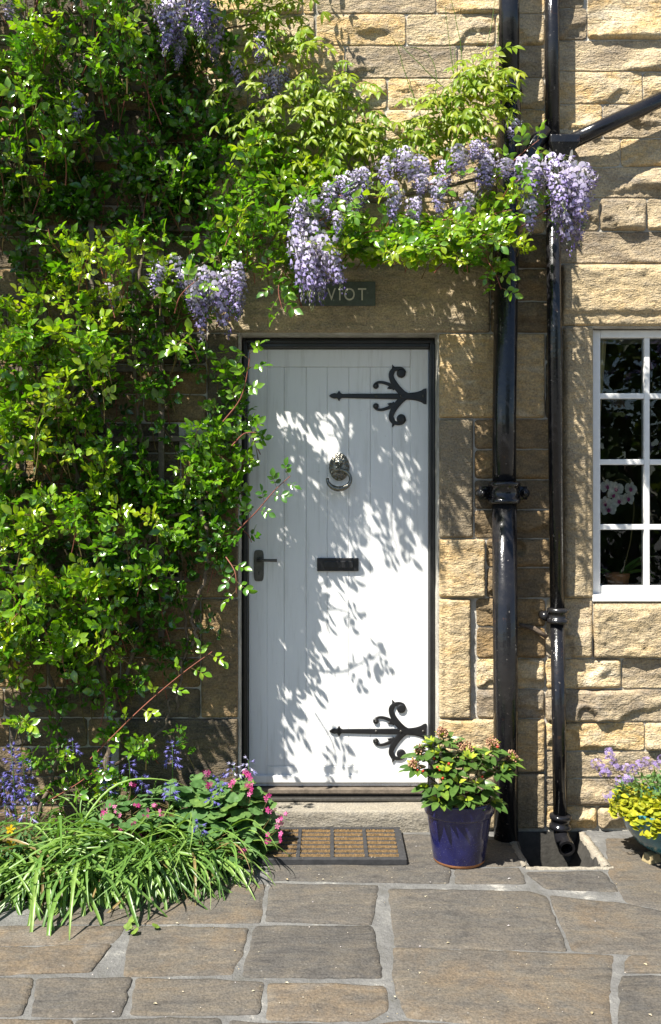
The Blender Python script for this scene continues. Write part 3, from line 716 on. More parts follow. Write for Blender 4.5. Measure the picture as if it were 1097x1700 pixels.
def flag(poly, seed, z=0.0):
    pts = []
    n = len(poly); cx = sum(p.x for p in poly)/n; cy = sum(p.y for p in poly)/n
    # rounded, slightly ragged outline
    out = []
    for i in range(n):
        p0, p1, p2 = poly[i-1], poly[i], poly[(i+1) % n]
        d0 = (p0-p1); d2 = (p2-p1); r = min(.014, d0.length*.3, d2.length*.3)
        a = p1+d0.normalized()*r; b_ = p1+d2.normalized()*r
        for t in (0, .33, .66, 1): out.append(a*(1-t)**2+p1*2*t*(1-t)+b_*t*t)
        q = p2+(p1-p2).normalized()*min(.014, d2.length*.3); L = (q-b_).length; k = max(1, int(L/.025))
        for s in range(1, k): out.append(b_.lerp(q, s/k))
    res = []
    for p in out:
        e = .009*float(fbm(p.x*26, p.y*26, seed, 4)); d = Vector((p.x-cx, p.y-cy, 0)).normalized(); res.append(p+d*(e+.006))
    m = len(res); v = []; f = []
    tilt = (R.uniform(-.004, .004), R.uniform(-.004, .004))
    sc_ = [(1.0, -.03), (.997, -.004), (.982, .0), (.9, .001), (.7, .001), (.45, .001), (.2, .001)]
    for s, dz in sc_:
        for p in res:
            x = cx+(p.x-cx)*s; y = cy+(p.y-cy)*s
            v.append((x, y, z+dz+(x-cx)*tilt[0]+(y-cy)*tilt[1]+.004*float(fbm(x*5, y*5, seed+3, 3))*(dz > -.01)))
    for r_ in range(len(sc_)-1):
        for i in range(m): f.append((r_*m+i, r_*m+(i+1) % m, (r_+1)*m+(i+1) % m, (r_+1)*m+i))
    v.append((cx, cy, z+.001)); c0 = len(v)-1
    for i in range(m): f.append(((len(sc_)-1)*m+i, (len(sc_)-1)*m+(i+1) % m, c0))
    return MB().add(v, f).build('flagstone', M['flag'], pav, True)
for i, pl in enumerate(flags):  # read off the picture
    flag([G(*p) for p in reversed(pl)], 50+i*11)
yy = G(0, 1786).y
r_ = 0
while yy > -4.6:
    dpt = R.uniform(.3, .45); x = -2.4+R.uniform(0, .4)
    while x < 2.4:
        wd = R.uniform(.4, .75)
        flag([Vector((x+.012, yy-dpt+.012, 0)), Vector((x+wd-.012, yy-dpt+.012, 0)), Vector((x+wd-.012, yy-.012, 0)), Vector((x+.012, yy-.012, 0))], R.randrange(999))
        x += wd
    yy -= dpt
# soil under the border plants
mb = MB(); vs = []; fs = []; nxx, nyy = 60, 24
for j in range(nyy+1):
    for i in range(nxx+1):
        u, v_ = i/nxx, j/nyy; x = -2.3+(2.3-.33)*u
        front = -.62-.12*math.sin(u*3)+.32*sst(.6, 1, u)
        y = .0+front*v_
        z = .004+.055*math.sin(math.pi*min(1, (1-v_)*1.2)*.5)*(1-sst(.92, 1, u))-.012*v_**6+.012*float(fbm(x*11, y*11, 5, 3))*(1-v_)
        vs.append((x, y, z))
for j in range(nyy):
    for i in range(nxx):
        a = j*(nxx+1)+i; fs.append((a+nxx+1, a+nxx+2, a+1, a))
MB().add(vs, fs).build('soil_bed', M['soil'], None, True)['kind'] = 'structure'

# ------------------------------------------------------------------ sign, pipes, mat
sg = empty('house_sign', W(560, 488, -.03), 'dark slate name plate lettered TEVIOT on the lintel above the door', 'sign')
a = W(497, 468, -.022); c = W(623, 508, -.022)
MB().box(a.x, c.x, -.030, -.012, c.z, a.z).build('plate', M['slate'], sg, bevel=.002)
for i, ch in enumerate('TEVIOT'):
    cu = bpy.data.curves.new('letter', 'FONT'); cu.body = ch; cu.size = .078; cu.extrude = .0012; cu.align_x = 'CENTER'; cu.resolution_u = 4
    o = bpy.data.objects.new('tmp', cu); COL.objects.link(o)
    bpy.context.view_layer.update()
    me = bpy.data.meshes.new_from_object(o.evaluated_get(bpy.context.evaluated_depsgraph_get())); bpy.data.objects.remove(o)
    me.materials.clear(); me.materials.append(M['letter']); me.name = 'letter'
    cx_ = [513, 532, 550, 564, 580, 601][i]; p = W(cx_, 498.5, -.0315)
    link('letter', me, sg, Matrix.Translation(p) @ Matrix.Rotation(math.pi/2, 4, 'X') @ Matrix.Diagonal((.82, 1, 1, 1)))

def ringprof(mb, p, d, r, h, lip=.006):
    """socket: band with two lips along axis d"""
    p = Vector(p); d = Vector(d).normalized()
    prof = [(-h/2-.004, r-.004), (-h/2, r+lip), (-h/2+.008, r+lip*1.3), (-h/2+.018, r+lip*.9), (-h/2+.02, r), (h/2-.02, r), (h/2-.018, r+lip*.9), (h/2-.008, r+lip*1.3), (h/2, r+lip), (h/2+.004, r-.004)]
    mb.tube([p+d*t for t, _ in prof], [q for _, q in prof], 28)
P1 = empty('soil_pipe', W(838, 1391, -.1), 'thick black cast iron downpipe running the full height beside the door', 'drainpipe')
ya = -.095
t0, t1, t2, t3 = W(845, -130, ya), W(845, 140, ya), W(837, 700, ya), W(840, 1412, ya); t3.z = -.02
MB().tube([t0, t1], .0445, 28).build('pipe_section', M['pipe'], P1, True)
jn = W(837, 818, ya)
MB().tube([t1, t2, jn], .0515, 28).build('pipe_section', M['pipe'], P1, True)
MB().tube([jn, W(839, 1100, ya), t3], [.0535, .0535, .0525], 28).build('pipe_section', M['pipe'], P1, True)
mb = MB(); ringprof(mb, W(844, 141, ya), (0,0,1), .055, .085); mb.build('socket', M['pipe'], P1, True)
mb = MB(); ringprof(mb, jn, (0,0,1), .062, .09, .007); mb.build('socket', M['pipe'], P1, True)
mb = MB()
for s in (-1, 1):
    e = jn+Vector((s*.092, .045, -.002)); mb.box(min(jn.x+s*.05, e.x+s*.012), max(jn.x+s*.05, e.x+s*.012), ya+.02, ya+.05, jn.z-.03, jn.z+.028)
    mb.tube([e+Vector((0, .045, 0)), e+Vector((0, -.035, 0))], .021, 14); mb.ball(e+Vector((0, -.036, 0)), .012, seg=10)
mb.build('fixing_lug', M['pipe'], P1, True)
# branch running up to the thin pipe's hopper
b0 = W(850, 330, ya); b1 = W(885, 245, -.09); b2 = W(905, 215, -.085)
MB().tube([b0, W(862, 295, ya), b1, b2], [.04, .04, .036, .034], 20).build('branch', M['pipe'], P1, True)

P2 = empty('rainwater_pipe', W(930, 1400, -.07), 'thin black downpipe with slanting branch ending in an open shoe near the window', 'drainpipe')
yc = -.072
u0, u1, u2, u3 = W(916, -130, yc), W(917, 235, yc), W(925, 1022, yc), W(930, 1362, yc)
MB().tube([u0, u1], .0305, 24).build('pipe_section', M['pipe'], P2, True)
MB().tube([u1, W(920, 540, yc), u2], .0315, 24).build('pipe_section', M['pipe'], P2, True)
MB().tube([u2, u3], .0305, 24).build('pipe_section', M['pipe'], P2, True)
hp = MB(); c = W(930, 240, yc-.01); vs = []
for (dx0, dx1, dy0, dy1, dz) in ((-.055,.075,-.05,.06,.028), (-.055,.075,-.05,.06,-.006), (-.035,.04,-.036,.05,-.06)):
    vs += [(c.x+dx0, c.y+dy0, c.z+dz), (c.x+dx1, c.y+dy0, c.z+dz), (c.x+dx1, c.y+dy1, c.z+dz), (c.x+dx0, c.y+dy1, c.z+dz)]
hp.add(vs, [(0,1,2,3)]+[(r*4+k, (r+1)*4+k, (r+1)*4+(k+1) % 4, r*4+(k+1) % 4) for r in range(2) for k in range(4)]+[(8,11,10,9)])
hp.build('hopper', M['pipe'], P2, bevel=.006)
MB().tube([W(930, 244, yc-.006), W(1000, 211, yc-.006), W(1200, 117, yc-.006)], .0335, 24).build('slanting_branch', M['pipe'], P2, True)
mb = MB(); ringprof(mb, W(926, 1022, yc), (.02,0,1), .040, .062, .006)
e = W(903, 1022, yc+.03); mb.tube([e+Vector((0,.05,0)), e+Vector((0,-.03,0))], .019, 12); mb.box(e.x, e.x+.05, yc+.015, yc+.04, e.z-.022, e.z+.022)
mb.build('socket', M['pipe'], P2, True)
mb = MB(); ringprof(mb, W(930, 1364, yc), (.02,0,1), .040, .060, .006); mb.build('socket', M['pipe'], P2, True)
mb = MB(); s0 = W(930.5, 1372, yc)
pp = [s0, s0+Vector((0,-.003,-.020)), s0+Vector((.001,-.018,-.037)), s0+Vector((.002,-.045,-.050)), s0+Vector((.003,-.095,-.062))]
mb.tube(pp, [.031,.032,.034,.035,.036], 24, cap=False)
mb.tube(list(reversed(pp)), [.030,.029,.027,.026,.025], 24, cap=False)
# rim between the outer and inner walls
v0 = mb.v[4*24:5*24]; v1 = mb.v[5*24:6*24]
d = (pp[4]-pp[3]).normalized(); ve = pp[4]
rv = []; 
a = d.orthogonal().normalized(); b_ = d.cross(a)
for r in (.036, .025):
    for k in range(24):
        t = 2*math.pi*k/24; rv.append(ve+(a*math.cos(t)+b_*math.sin(t))*r+d*.0005)
mb.add(rv, [(k, (k+1) % 24, 24+(k+1) % 24, 24+k) for k in range(24)])
mb.build('shoe', M['pipe'], P2, True)
# offcut of old bracket in the wall
MB().tube([W(862, 1037, -.02), W(885, 1043, -.03), W(908, 1058, -.035)], [.008, .012, .010], 8).build('wall_bracket', M['bark'], P2, True)

DM = empty('doormat', (.01, -.2, 0), 'black rubber doormat with rows of brown coir bristle', 'doormat')
mx0, mx1, my0, my1 = -.292, .308, -.395, -.03
mb = MB(); zt = .026
mb.box(mx0, mx1, my0, my0+.026, .0, zt); mb.box(mx0, mx1, my1-.016, my1, .0, zt); mb.box(mx0, mx0+.028, my0+.026, my1-.016, .0, zt-.0005); mb.box(mx1-.030, mx1, my0+.026, my1-.016, .0, zt-.0005)
mb.box(mx0+.028, mx1-.030, my0+.026, my1-.016, .003, .0185)
mb.build('frame', M['rubber'], DM, bevel=.003)
cw = (mx1-mx0-.058-3*.016)/4
for i in range(3):
    x = mx0+.028+cw*(i+1)+.016*i
    MB().box(x, x+.016, my0+.026, my1-.016, .0187, zt+.0008).build('crossbar', M['rubber'], DM, bevel=.002)
ns = 7; pit_ = (my1-my0-.042)/ns
for i in range(4):
    x0 = mx0+.028+(cw+.016)*i
    for k in range(ns):
        y = my0+.026+pit_*(k+.5); mb = MB()
        nb = 44
        for t in range(nb):
            xx = x0+.001+(cw-.002)*(t+.5)/nb
            for q in (-1, 0, 1):
                h = .0275+R.uniform(-.002, .002); ox, oy = R.uniform(-.002, .002), R.uniform(-.003, .003); yq = y+q*.003
                mb.add([(xx-.0016, yq-.0022, .0186), (xx+.0016, yq-.0022, .0186), (xx+.0016, yq+.0022, .0186), (xx-.0016, yq+.0022, .0186), (xx+ox, yq+oy, h), (xx+ox+.0015, yq+oy, h)],
                       [(0,1,5,4), (1,2,5), (2,3,4,5), (3,0,4)])
        mb.box(x0+.0005, x0+cw-.0005, y-.0045, y+.0045, .0188, .0235)
        mb.build('coir_strip', M['coir'], DM)

# ------------------------------------------------------------------ foliage machinery
def ovate(w=.62, fold=.10, curl=.16, kind=0):
    if kind == 0: prof = [(.10, .30), (.30, .80), (.52, 1.0), (.74, .80), (.90, .42)]
    else: prof = [(.12, .38), (.32, .92), (.52, 1.0), (.74, .66), (.90, .28)]
    v = [(0,0,0)]; 
    for t, q in prof:
        z = -curl*t*t; v += [(t, 0, z), (t, q*w/2, z+fold*q-.02*math.sin(t*9)), (t, -q*w/2, z+fold*q+.02*math.sin(t*9))]
    v.append((1, 0, -curl)); T = len(v)-1; f = [(0,1,2), (0,3,1)]
    for i in range(4):
        m, l, r = 1+3*i, 2+3*i, 3+3*i; m2, l2, r2 = m+3, l+3, r+3
        f += [(m, m2, l2), (m, l2, l), (m, r, r2), (m, r2, m2)]
    f += [(13, T, 14), (13, 15, T)]
    return np.array(v, float), np.array(f)
class LeafSet:
    def __init__(s, templates): s.T = templates; s.L = []
    def add(s, p, d, n, L, tint, w=1.0, k=0):
        d = Vector(d).normalized(); n = Vector(n); n = n-d*n.dot(d)
        n = n.normalized() if n.length > 1e-4 else d.orthogonal().normalized()
        s.L.append((Vector(p), d, n.cross(d), n, L, w, min(1, max(0, tint)), k % len(s.T)))
    def finish(s, m, parent, single=300, name='leaf', rest='foliage', cell=16):
        best = {}
        for i, l in enumerate(s.L):
            c = l[0]+l[1]*l[4]*.5; dd = c.y-CAMY
            if dd < .3: continue
            px = 548.5+c.x*F/dd; py = 830-(c.z-CAMZ)*F/dd
            if not (-20 < px < 1117 and -20 < py < 1720): continue
            key = (int(px/cell), int(py/cell))
            if key not in best or s.L[best[key]][0].y > l[0].y: best[key] = i
        front = sorted(best.values(), key=lambda i: -s.L[i][4]*s.L[i][5]/(s.L[i][0].y-CAMY))
        R.shuffle(front) if len(front) < 0 else None
        pick = set(front[:single]); meshes = {}
        for i in pick:
            p, d, y, n, L, w_, t, k = s.L[i]; tq = round(t*12)/12
            if (k, tq) not in meshes:
                v, f = s.T[k]; meshes[(k, tq)] = np_mesh(name, v, f, m, np.full(len(v), tq))
            mw = Matrix(((d.x*L, y.x*L*w_, n.x*L, p.x), (d.y*L, y.y*L*w_, n.y*L, p.y), (d.z*L, y.z*L*w_, n.z*L, p.z), (0,0,0,1)))
            link(name, meshes[(k, tq)], parent, mw)
        V = []; Fs = []; Tn = []; b0 = 0
        for k in range(len(s.T)):
            r = [l for i, l in enumerate(s.L) if i not in pick and l[7] == k]
            if not r: continue
            v, f = s.T[k]
            P = np.array([l[0] for l in r]); D = np.array([l[1]*l[4] for l in r]); Y = np.array([l[2]*l[4]*l[5] for l in r]); Nn = np.array([l[3]*l[4] for l in r])
            A = P[:, None]+v[None, :, 0:1]*D[:, None]+v[None, :, 1:2]*Y[:, None]+v[None, :, 2:3]*Nn[:, None]
            V.append(A.reshape(-1, 3)); Fs.append((f[None]+(np.arange(len(r))*len(v))[:, None, None]).reshape(-1, f.shape[1])+b0); b0 += A.shape[0]*len(v)
            Tn.append(np.repeat([l[6] for l in r], len(v)))
        if V:
            o = link(rest, np_mesh(rest, np.concatenate(V), np.concatenate(Fs), m, np.concatenate(Tn)), parent); o['kind'] = 'stuff'
        print(name, parent.name if parent else '', 'leaves', len(s.L), 'single', len(pick))
def rv(a=1.0): return Vector((R.gauss(0, a), R.gauss(0, a), R.gauss(0, a)))

# ------------------------------------------------------------------ trellis and climbers
TR = empty('trellis', W(200, 1000, -.03), 'weathered wooden trellis grid fixed behind the climbing rose', 'trellis')
for px in (38, 152, 268):
    a = W(px, -60, -.05); c = W(px, 1060, -.05); MB().box(a.x-.013, a.x+.013, -.058, -.043, c.z, a.z).build('slat', M['trellis'], TR, bevel=.002)
for py in (28, 145, 262, 378, 495, 612, 728, 845, 962):
    a = W(-60, py, -.05); c = W(330, py, -.05); MB().box(a.x, c.x, -.0425, -.028, a.z-.012, a.z+.012).build('slat', M['trellis'], TR, bevel=.002)

ROSE = empty('climbing_rose', W(170, 1370, -.12), 'big glossy green climbing rose covering the wall left of the door', 'shrub')
RT = [ovate(.62, .10, .16, 0), ovate(.55, .07, .26, 1), ovate(.66, .15, .06, 0)]
rose = LeafSet(RT); twig = MB(); redtwig = MB()
def compound(ls, p, d, n, size, tint, nl=5, w=1.0, tw=None):
    d = Vector(d).normalized(); n = (Vector(n)-d*Vector(n).dot(d)).normalized(); s = n.cross(d)
    L = size*1.65
    q = [p+d*L*t-Vector((0,0,1))*L*.12*t*t for t in (0, .45, .8, 1.0)]
    if tw is not None: tw.tube([q[0], q[2], q[3]], [.0011, .0009, .0007], 3, False)
    ls.add(q[3], d+rv(.2), n+rv(.38), size*R.uniform(1.0, 1.25), tint+R.gauss(0, .06), w, R.randrange(3))
    for k in range(nl//2):
        pt = q[2-k] if k < 2 else q[0].lerp(q[1], .5); sc = size*(1-.13*k)
        for sd in (-1, 1): ls.add(pt, d*.45+s*sd*.9+rv(.22), n+rv(.42), sc*R.uniform(.7, 1.12), tint+R.gauss(0, .06), w, R.randrange(3))
def rose_shoot(tip, tint, size, length=.28, nleaf=6, base=None, red=False, over=False):
    tip = Vector(tip)
    if base is None:
        base = tip+Vector((R.uniform(-.10, .10), min(-.03, tip.y+R.uniform(.06, .16))-tip.y, -length*R.uniform(.3, 1.0)))
        if over: base.z = tip.z+R.uniform(-.06, .10); base.y = tip.y+R.uniform(.15, .28)
        if base.y > -.03: base.y = -.03
    mid = (base+tip)/2+Vector((R.uniform(-.04, .04), R.uniform(-.02, .05), R.uniform(.0, .06)))
    pts = [base*(1-t)**2+mid*2*t*(1-t)+tip*t*t for t in [i/7 for i in range(8)]]
    (redtwig if red else twig).tube(pts, [.0028-.0017*i/7 for i in range(8)], 4, False)
    for i in range(nleaf):
        t = .25+.75*(i+.5)/nleaf if nleaf > 1 else 1
        j = min(6, int(t*7)); f = t*7-j; p = pts[j].lerp(pts[j+1], f); ax = (pts[j+1]-pts[j]).normalized()
        ang = i*2.4+R.uniform(-.5, .5); side = Vector((math.cos(ang), -.55-.45*R.random(), math.sin(ang)*.5+.1))
        d = side+ax*.4; n = Vector((-.28, -.82, .54))+rv(.46)
        young = max(0, t-.7)*.9
        compound(rose, p, d, n, size*R.uniform(.8, 1.12)*(1-.25*max(0, t-.8)/.2), tint+young*.35, 5 if R.random() < .75 else 7, tw=twig)
# (px, py, rx, ry, pmin, pmax, n, tint, size)
blobs = [
 (90,40,180,95,.14,.46,48,.42,.042), (50,180,100,90,.14,.40,34,.45,.042), (215,150,110,110,.06,.18,24,.30,.040), (340,170,80,100,.06,.2,20,.38,.042),
 (320,275,110,50,.10,.22,20,.45,.042), (430,300,85,80,.15,.34,28,.50,.044), (190,325,90,40,.04,.10,9,.30,.038), (270,50,110,60,.06,.2,16,.35,.04),
 (180,425,110,60,.20,.34,22,.62,.044), (280,450,40,60,.12,.25,7,.5,.042), (100,535,130,75,.22,.38,32,.60,.044), (60,640,110,85,.22,.40,30,.55,.045), (215,560,80,60,.08,.2,10,.42,.04),
 (190,660,90,50,.1,.25,12,.45,.042), (345,620,60,60,.10,.20,9,.52,.045), (360,690,50,40,.10,.2,7,.52,.045), (310,770,100,75,.08,.22,28,.58,.045), (340,850,70,50,.06,.16,13,.45,.042),
 (80,770,120,90,.22,.38,30,.52,.046), (190,790,70,60,.1,.25,10,.42,.042), (140,890,160,85,.22,.40,38,.52,.048), (80,1000,130,80,.22,.38,30,.50,.048), (210,990,80,70,.12,.28,14,.44,.046),
 (60,1095,100,70,.15,.32,18,.48,.044), (180,1090,70,60,.12,.25,9,.42,.044), (290,1040,45,50,.05,.12,5,.34,.04),(300,960,60,40,.05,.15,5,.34,.04), (372,880,24,50,.08,.18,6,.42,.042),
 (60,1210,90,50,.12,.25,6,.5,.036), (170,1250,70,60,.14,.28,8,.5,.036), (240,1210,60,50,.14,.24,4,.5,.036), (100,1320,80,40,.14,.3,5,.55,.034),
 (555,405,75,45,.28,.52,26,.52,.042), (650,402,90,48,.30,.62,36,.52,.042), (740,398,90,52,.30,.64,34,.56,.042), (790,385,80,55,.26,.56,30,.52,.042), (850,350,60,50,.26,.46,12,.56,.040),
 (475,430,32,60,.22,.40,9,.52,.042), (490,300,80,60,.22,.45,22,.55,.042), (830,430,24,36,.26,.42,5,.55,.038), (610,330,80,40,.28,.5,8,.56,.040), (430,370,60,50,.25,.45,12,.52,.042),
 (330,415,60,45,.16,.32,9,.5,.04), (360,480,40,40,.14,.24,5,.5,.04), (300,600,40,40,.18,.3,5,.5,.04), (80,300,110,50,.06,.2,16,.3,.042), (60,400,80,60,.05,.16,9,.3,.04), (270,330,90,40,.06,.18,10,.32,.042),
 (120,-110,300,80,.2,.46,56,.4,.046), (-160,250,120,420,.16,.52,110,.45,.046), (-160,850,120,280,.16,.42,60,.5,.046), (20,330,60,40,.05,.2,8,.35,.04), (10,560,50,60,.25,.45,12,.5,.044),  # includes unseen rose growth above and left, added to shade the wall
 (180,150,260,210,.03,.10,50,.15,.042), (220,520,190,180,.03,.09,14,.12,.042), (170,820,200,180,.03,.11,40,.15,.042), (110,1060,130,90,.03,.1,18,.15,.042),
]
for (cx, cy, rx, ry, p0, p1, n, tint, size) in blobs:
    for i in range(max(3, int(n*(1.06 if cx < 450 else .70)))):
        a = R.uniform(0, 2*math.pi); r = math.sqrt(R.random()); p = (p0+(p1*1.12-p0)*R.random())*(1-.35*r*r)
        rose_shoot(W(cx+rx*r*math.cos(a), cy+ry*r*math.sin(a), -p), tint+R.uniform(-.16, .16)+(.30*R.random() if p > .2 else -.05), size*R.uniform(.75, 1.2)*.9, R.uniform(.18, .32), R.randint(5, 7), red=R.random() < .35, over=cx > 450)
# sprays read singly off the picture
def spray(pts, n, tint, size, dep, red=True):
    P = [W(x, y, -d) for (x, y), d in zip(pts, dep)]
    sp = [Vector(q) for q in spline([tuple(p) for p in P], 5)]
    (redtwig if red else twig).tube(sp, [.0032-.0018*i/len(sp) for i in range(len(sp))], 5, False)
    for i in range(n):
        t = .2+.8*(i+.5)/n; x = t*(len(sp)-1); j = min(len(sp)-2, int(x)); p = sp[j].lerp(sp[j+1], x-j); ax = (sp[j+1]-sp[j]).normalized()
        sd = 1 if i % 2 else -1; s = Vector((ax.z, -.5, -ax.x))*sd
        s.y = -abs(s.y)*R.uniform(.2, 1)
        compound(rose, p, s+ax*.7+rv(.15), Vector((-.25, -.75, .75))+rv(.25), size*R.uniform(.85, 1.1), tint+R.uniform(-.1, .15), 5, tw=twig)
spray([(395,880),(425,850),(455,815),(482,790)], 7, .38, .034, (.16,.2,.22,.23)); spray([(370,700),(400,660),(412,610),(414,585)], 6, .55, .040, (.2,.22,.24,.24))
spray([(150,1260),(230,1180),(300,1120),(352,1082)], 8, .72, .036, (.2,.24,.27,.28)); spray([(385,740),(405,720),(425,718)], 3, .55, .036, (.2,.22,.23))
spray([(375,925),(390,950),(392,985)], 4, .40, .04, (.2,.24,.25)); spray([(800,420),(820,450),(832,480)], 5, .6, .038, (.3,.32,.33)); spray([(470,450),(462,480),(468,512)], 6, .55, .04, (.3,.32,.33))
spray([(330,600),(318,575),(300,565)], 3, .62, .045, (.22,.25,.27)); spray([(860,380),(890,360),(920,340)], 4, .6, .04, (.3,.33,.35)); spray([(820,300),(860,260),(895,232)], 5, .62, .040, (.28,.33,.36))
for x_, y_ in ((575,345),(665,350),(745,360),(830,350),(620,380),(700,385),(790,390),(860,300),(735,300),(560,320)):
    spray([(x_-R.uniform(20,50), y_+R.uniform(0,30)), (x_-10, y_+5), (x_+R.uniform(5,30), y_-R.uniform(-10,20))], 4, .62, .036, (.38,.46,.5))
spray([(290,520),(300,490),(330,462)], 4, .7, .042, (.28,.32,.34)); spray([(100,420),(85,400),(80,380)], 3, .62, .04, (.2,.24,.25)); spray([(80,1330),(130,1300),(170,1270)], 5, .5, .034, (.2,.24,.26))
rose.finish(M['rose'], ROSE)
twig.build('twigs', M['twig'], ROSE, True)['kind'] = 'stuff'; redtwig.build('young_shoots', M['redtwig'], ROSE, True)['kind'] = 'stuff'
def cane(pts, r0, r1, par=ROSE, nm='cane', mt='bark'):
    sp = spline([(*W(x, y, -d),) for x, y, d in pts], 7); n = len(sp)
    sp = [Vector(p)+Vector((.006*math.sin(i*1.9), .004*math.sin(i*2.7), 0)) for i, p in enumerate(sp)]
    MB().tube(sp, [(r0+(r1-r0)*i/n)*(1+.15*math.sin(i*2.3)) for i in range(n)], 8).build(nm, M[mt], par, True)
cane([(172,1385,.14),(176,1290,.12),(184,1200,.10),(170,1120,.09),(185,1020,.08),(150,900,.10),(120,760,.08)], .017, .010)
cane([(292,1180,.05),(305,1090,.07),(325,1060,.09),(318,1020,.1),(340,960,.1),(345,900,.12),(330,830,.1)], .006, .009)
cane([(180,1190,.1),(230,1060,.07),(245,960,.07),(247,880,.08),(300,850,.1),(350,820,.1)], .011, .007)
cane([(247,900,.07),(240,800,.06),(228,660,.06),(222,520,.06),(240,400,.06),(228,250,.06),(260,100,.05)], .010, .007)
cane([(180,1150,.1),(120,1000,.06),(60,880,.06),(110,680,.07),(145,560,.07),(60,400,.07),(30,250,.06)], .012, .007)
cane([(300,860,.06),(302,980,.05),(310,1060,.05),(300,1130,.05)], .006, .005); cane([(150,900,.08),(110,700,.08),(70,470,.08),(66,330,.07),(110,150,.06)], .009, .006)
cane([(275,680,.06),(268,600,.05),(262,500,.06),(330,440,.1),(470,400,.14),(620,390,.18),(760,370,.2)], .008, .005)
cane([(60,1360,.1),(95,1260,.1),(90,1150,.1),(60,1050,.1)], .010, .008); cane([(190,1270,.1),(270,1210,.06),(280,1160,.05)], .007, .004)
cane([(130,620,.07),(175,700,.07),(190,770,.07)], .010, .008)

# ------------------------------------------------------------------ wisteria
WIS = empty('wisteria', W(450, 300, -.1), 'wisteria hung with lilac flower clusters and pale leaves above the door', 'climber')
wis = LeafSet([ovate(.34, .05, .30, 1), ovate(.40, .06, .18, 1), ovate(.30, .04, .45, 1)]); wtw = MB()
def wleaf(p, d, size, tint, n=6):
    d = Vector(d).normalized(); L = size*2.9
    pts = [p+d*L*t+Vector((0,0,-1))*L*.55*t*t for t in [i/n for i in range(n+1)]]
    wtw.tube(pts, .0009, 3, False)
    nn = Vector((-.2, -.7, .7))
    for i in range(1, n+1):
        ax = (pts[i]-pts[i-1]).normalized(); s = ax.cross(nn).normalized()
        for sd in (-1, 1): wis.add(pts[i], ax*.6+s*sd*.8+Vector((0,0,-.35))+rv(.12), nn+rv(.3), size*R.uniform(.8, 1.1), tint+R.gauss(0, .1), 1, R.randrange(3))
    wis.add(pts[-1], pts[-1]-pts[-2], nn+rv(.2), size, tint, 1, 0)
wb = [(440,60,50,60,.08,.2,18,.6), (500,140,60,70,.10,.24,30,.62), (560,190,55,55,.12,.26,28,.60), (480,230,70,60,.10,.22,22,.5), (590,230,40,36,.12,.24,12,.62),
      (740,200,45,50,.12,.26,24,.66), (785,170,42,60,.12,.26,30,.66), (800,130,30,40,.10,.2,12,.8), (700,235,50,28,.14,.26,14,.62), (640,240,50,14,.1,.2,7,.7), (520,260,60,40,.14,.26,14,.5), (350,30,70,40,.1,.24,10,.45), (420,180,50,60,.08,.2,12,.5), (440,-60,70,50,.1,.25,16,.6), (470,20,30,40,.08,.18,8,.75)]
for (cx, cy, rx, ry, p0, p1, n, tint) in wb:
    for i in range(int(n*1.7)):
        a = R.uniform(0, 2*math.pi); r = math.sqrt(R.random())
        wleaf(W(cx+rx*r*math.cos(a), cy+ry*r*math.sin(a), -R.uniform(p0, p1)*.9), (R.uniform(-1, 1), -R.uniform(.2, .9), R.uniform(-.3, .8)), R.uniform(.036, .056), tint+R.uniform(-.25, .2), R.randint(3, 5))
wis.finish(M['wleaf'], WIS)
for pts in ([(760,210,.15),(752,120,.12),(738,10,.1)], [(770,190,.15),(765,80,.12),(745,-20,.1)], [(800,120,.15),(812,60,.12),(822,0,.1)], [(815,110,.14),(826,70,.1),(826,30,.1)],
            [(760,170,.12),(700,110,.1),(660,70,.06)], [(690,170,.08),(672,120,.06),(660,80,.06),(650,62,.07)], [(705,200,.12),(725,140,.1),(712,90,.08),(680,78,.07)], [(500,230,.15),(540,235,.2),(600,222,.18),(650,230,.18)], [(745,250,.25),(752,160,.2),(755,80,.15)]):
    sp = [Vector(q) for q in spline([tuple(W(x, y, -d)) for x, y, d in pts], 8)]
    wtw.tube([p+rv(.001) for p in sp], [.0022-.0012*i/len(sp) for i in range(len(sp))], 5, False)
wtw.build('tendrils', M['wleaf'], WIS, True)['kind'] = 'stuff'
cane([(250,500,.05),(320,460,.06),(400,410,.09),(520,350,.16),(640,330,.2),(780,300,.22),(900,270,.2)], .012, .007, WIS, 'vine_stem')
cane([(330,470,.05),(370,380,.06),(420,270,.08),(450,150,.08),(440,20,.06)], .010, .007, WIS, 'vine_stem')
cane([(700,320,.2),(760,260,.18),(800,180,.14)], .006, .004, WIS, 'vine_stem'); cane([(260,120,.08),(330,60,.12),(420,40,.12)], .006, .004, WIS, 'vine_stem')
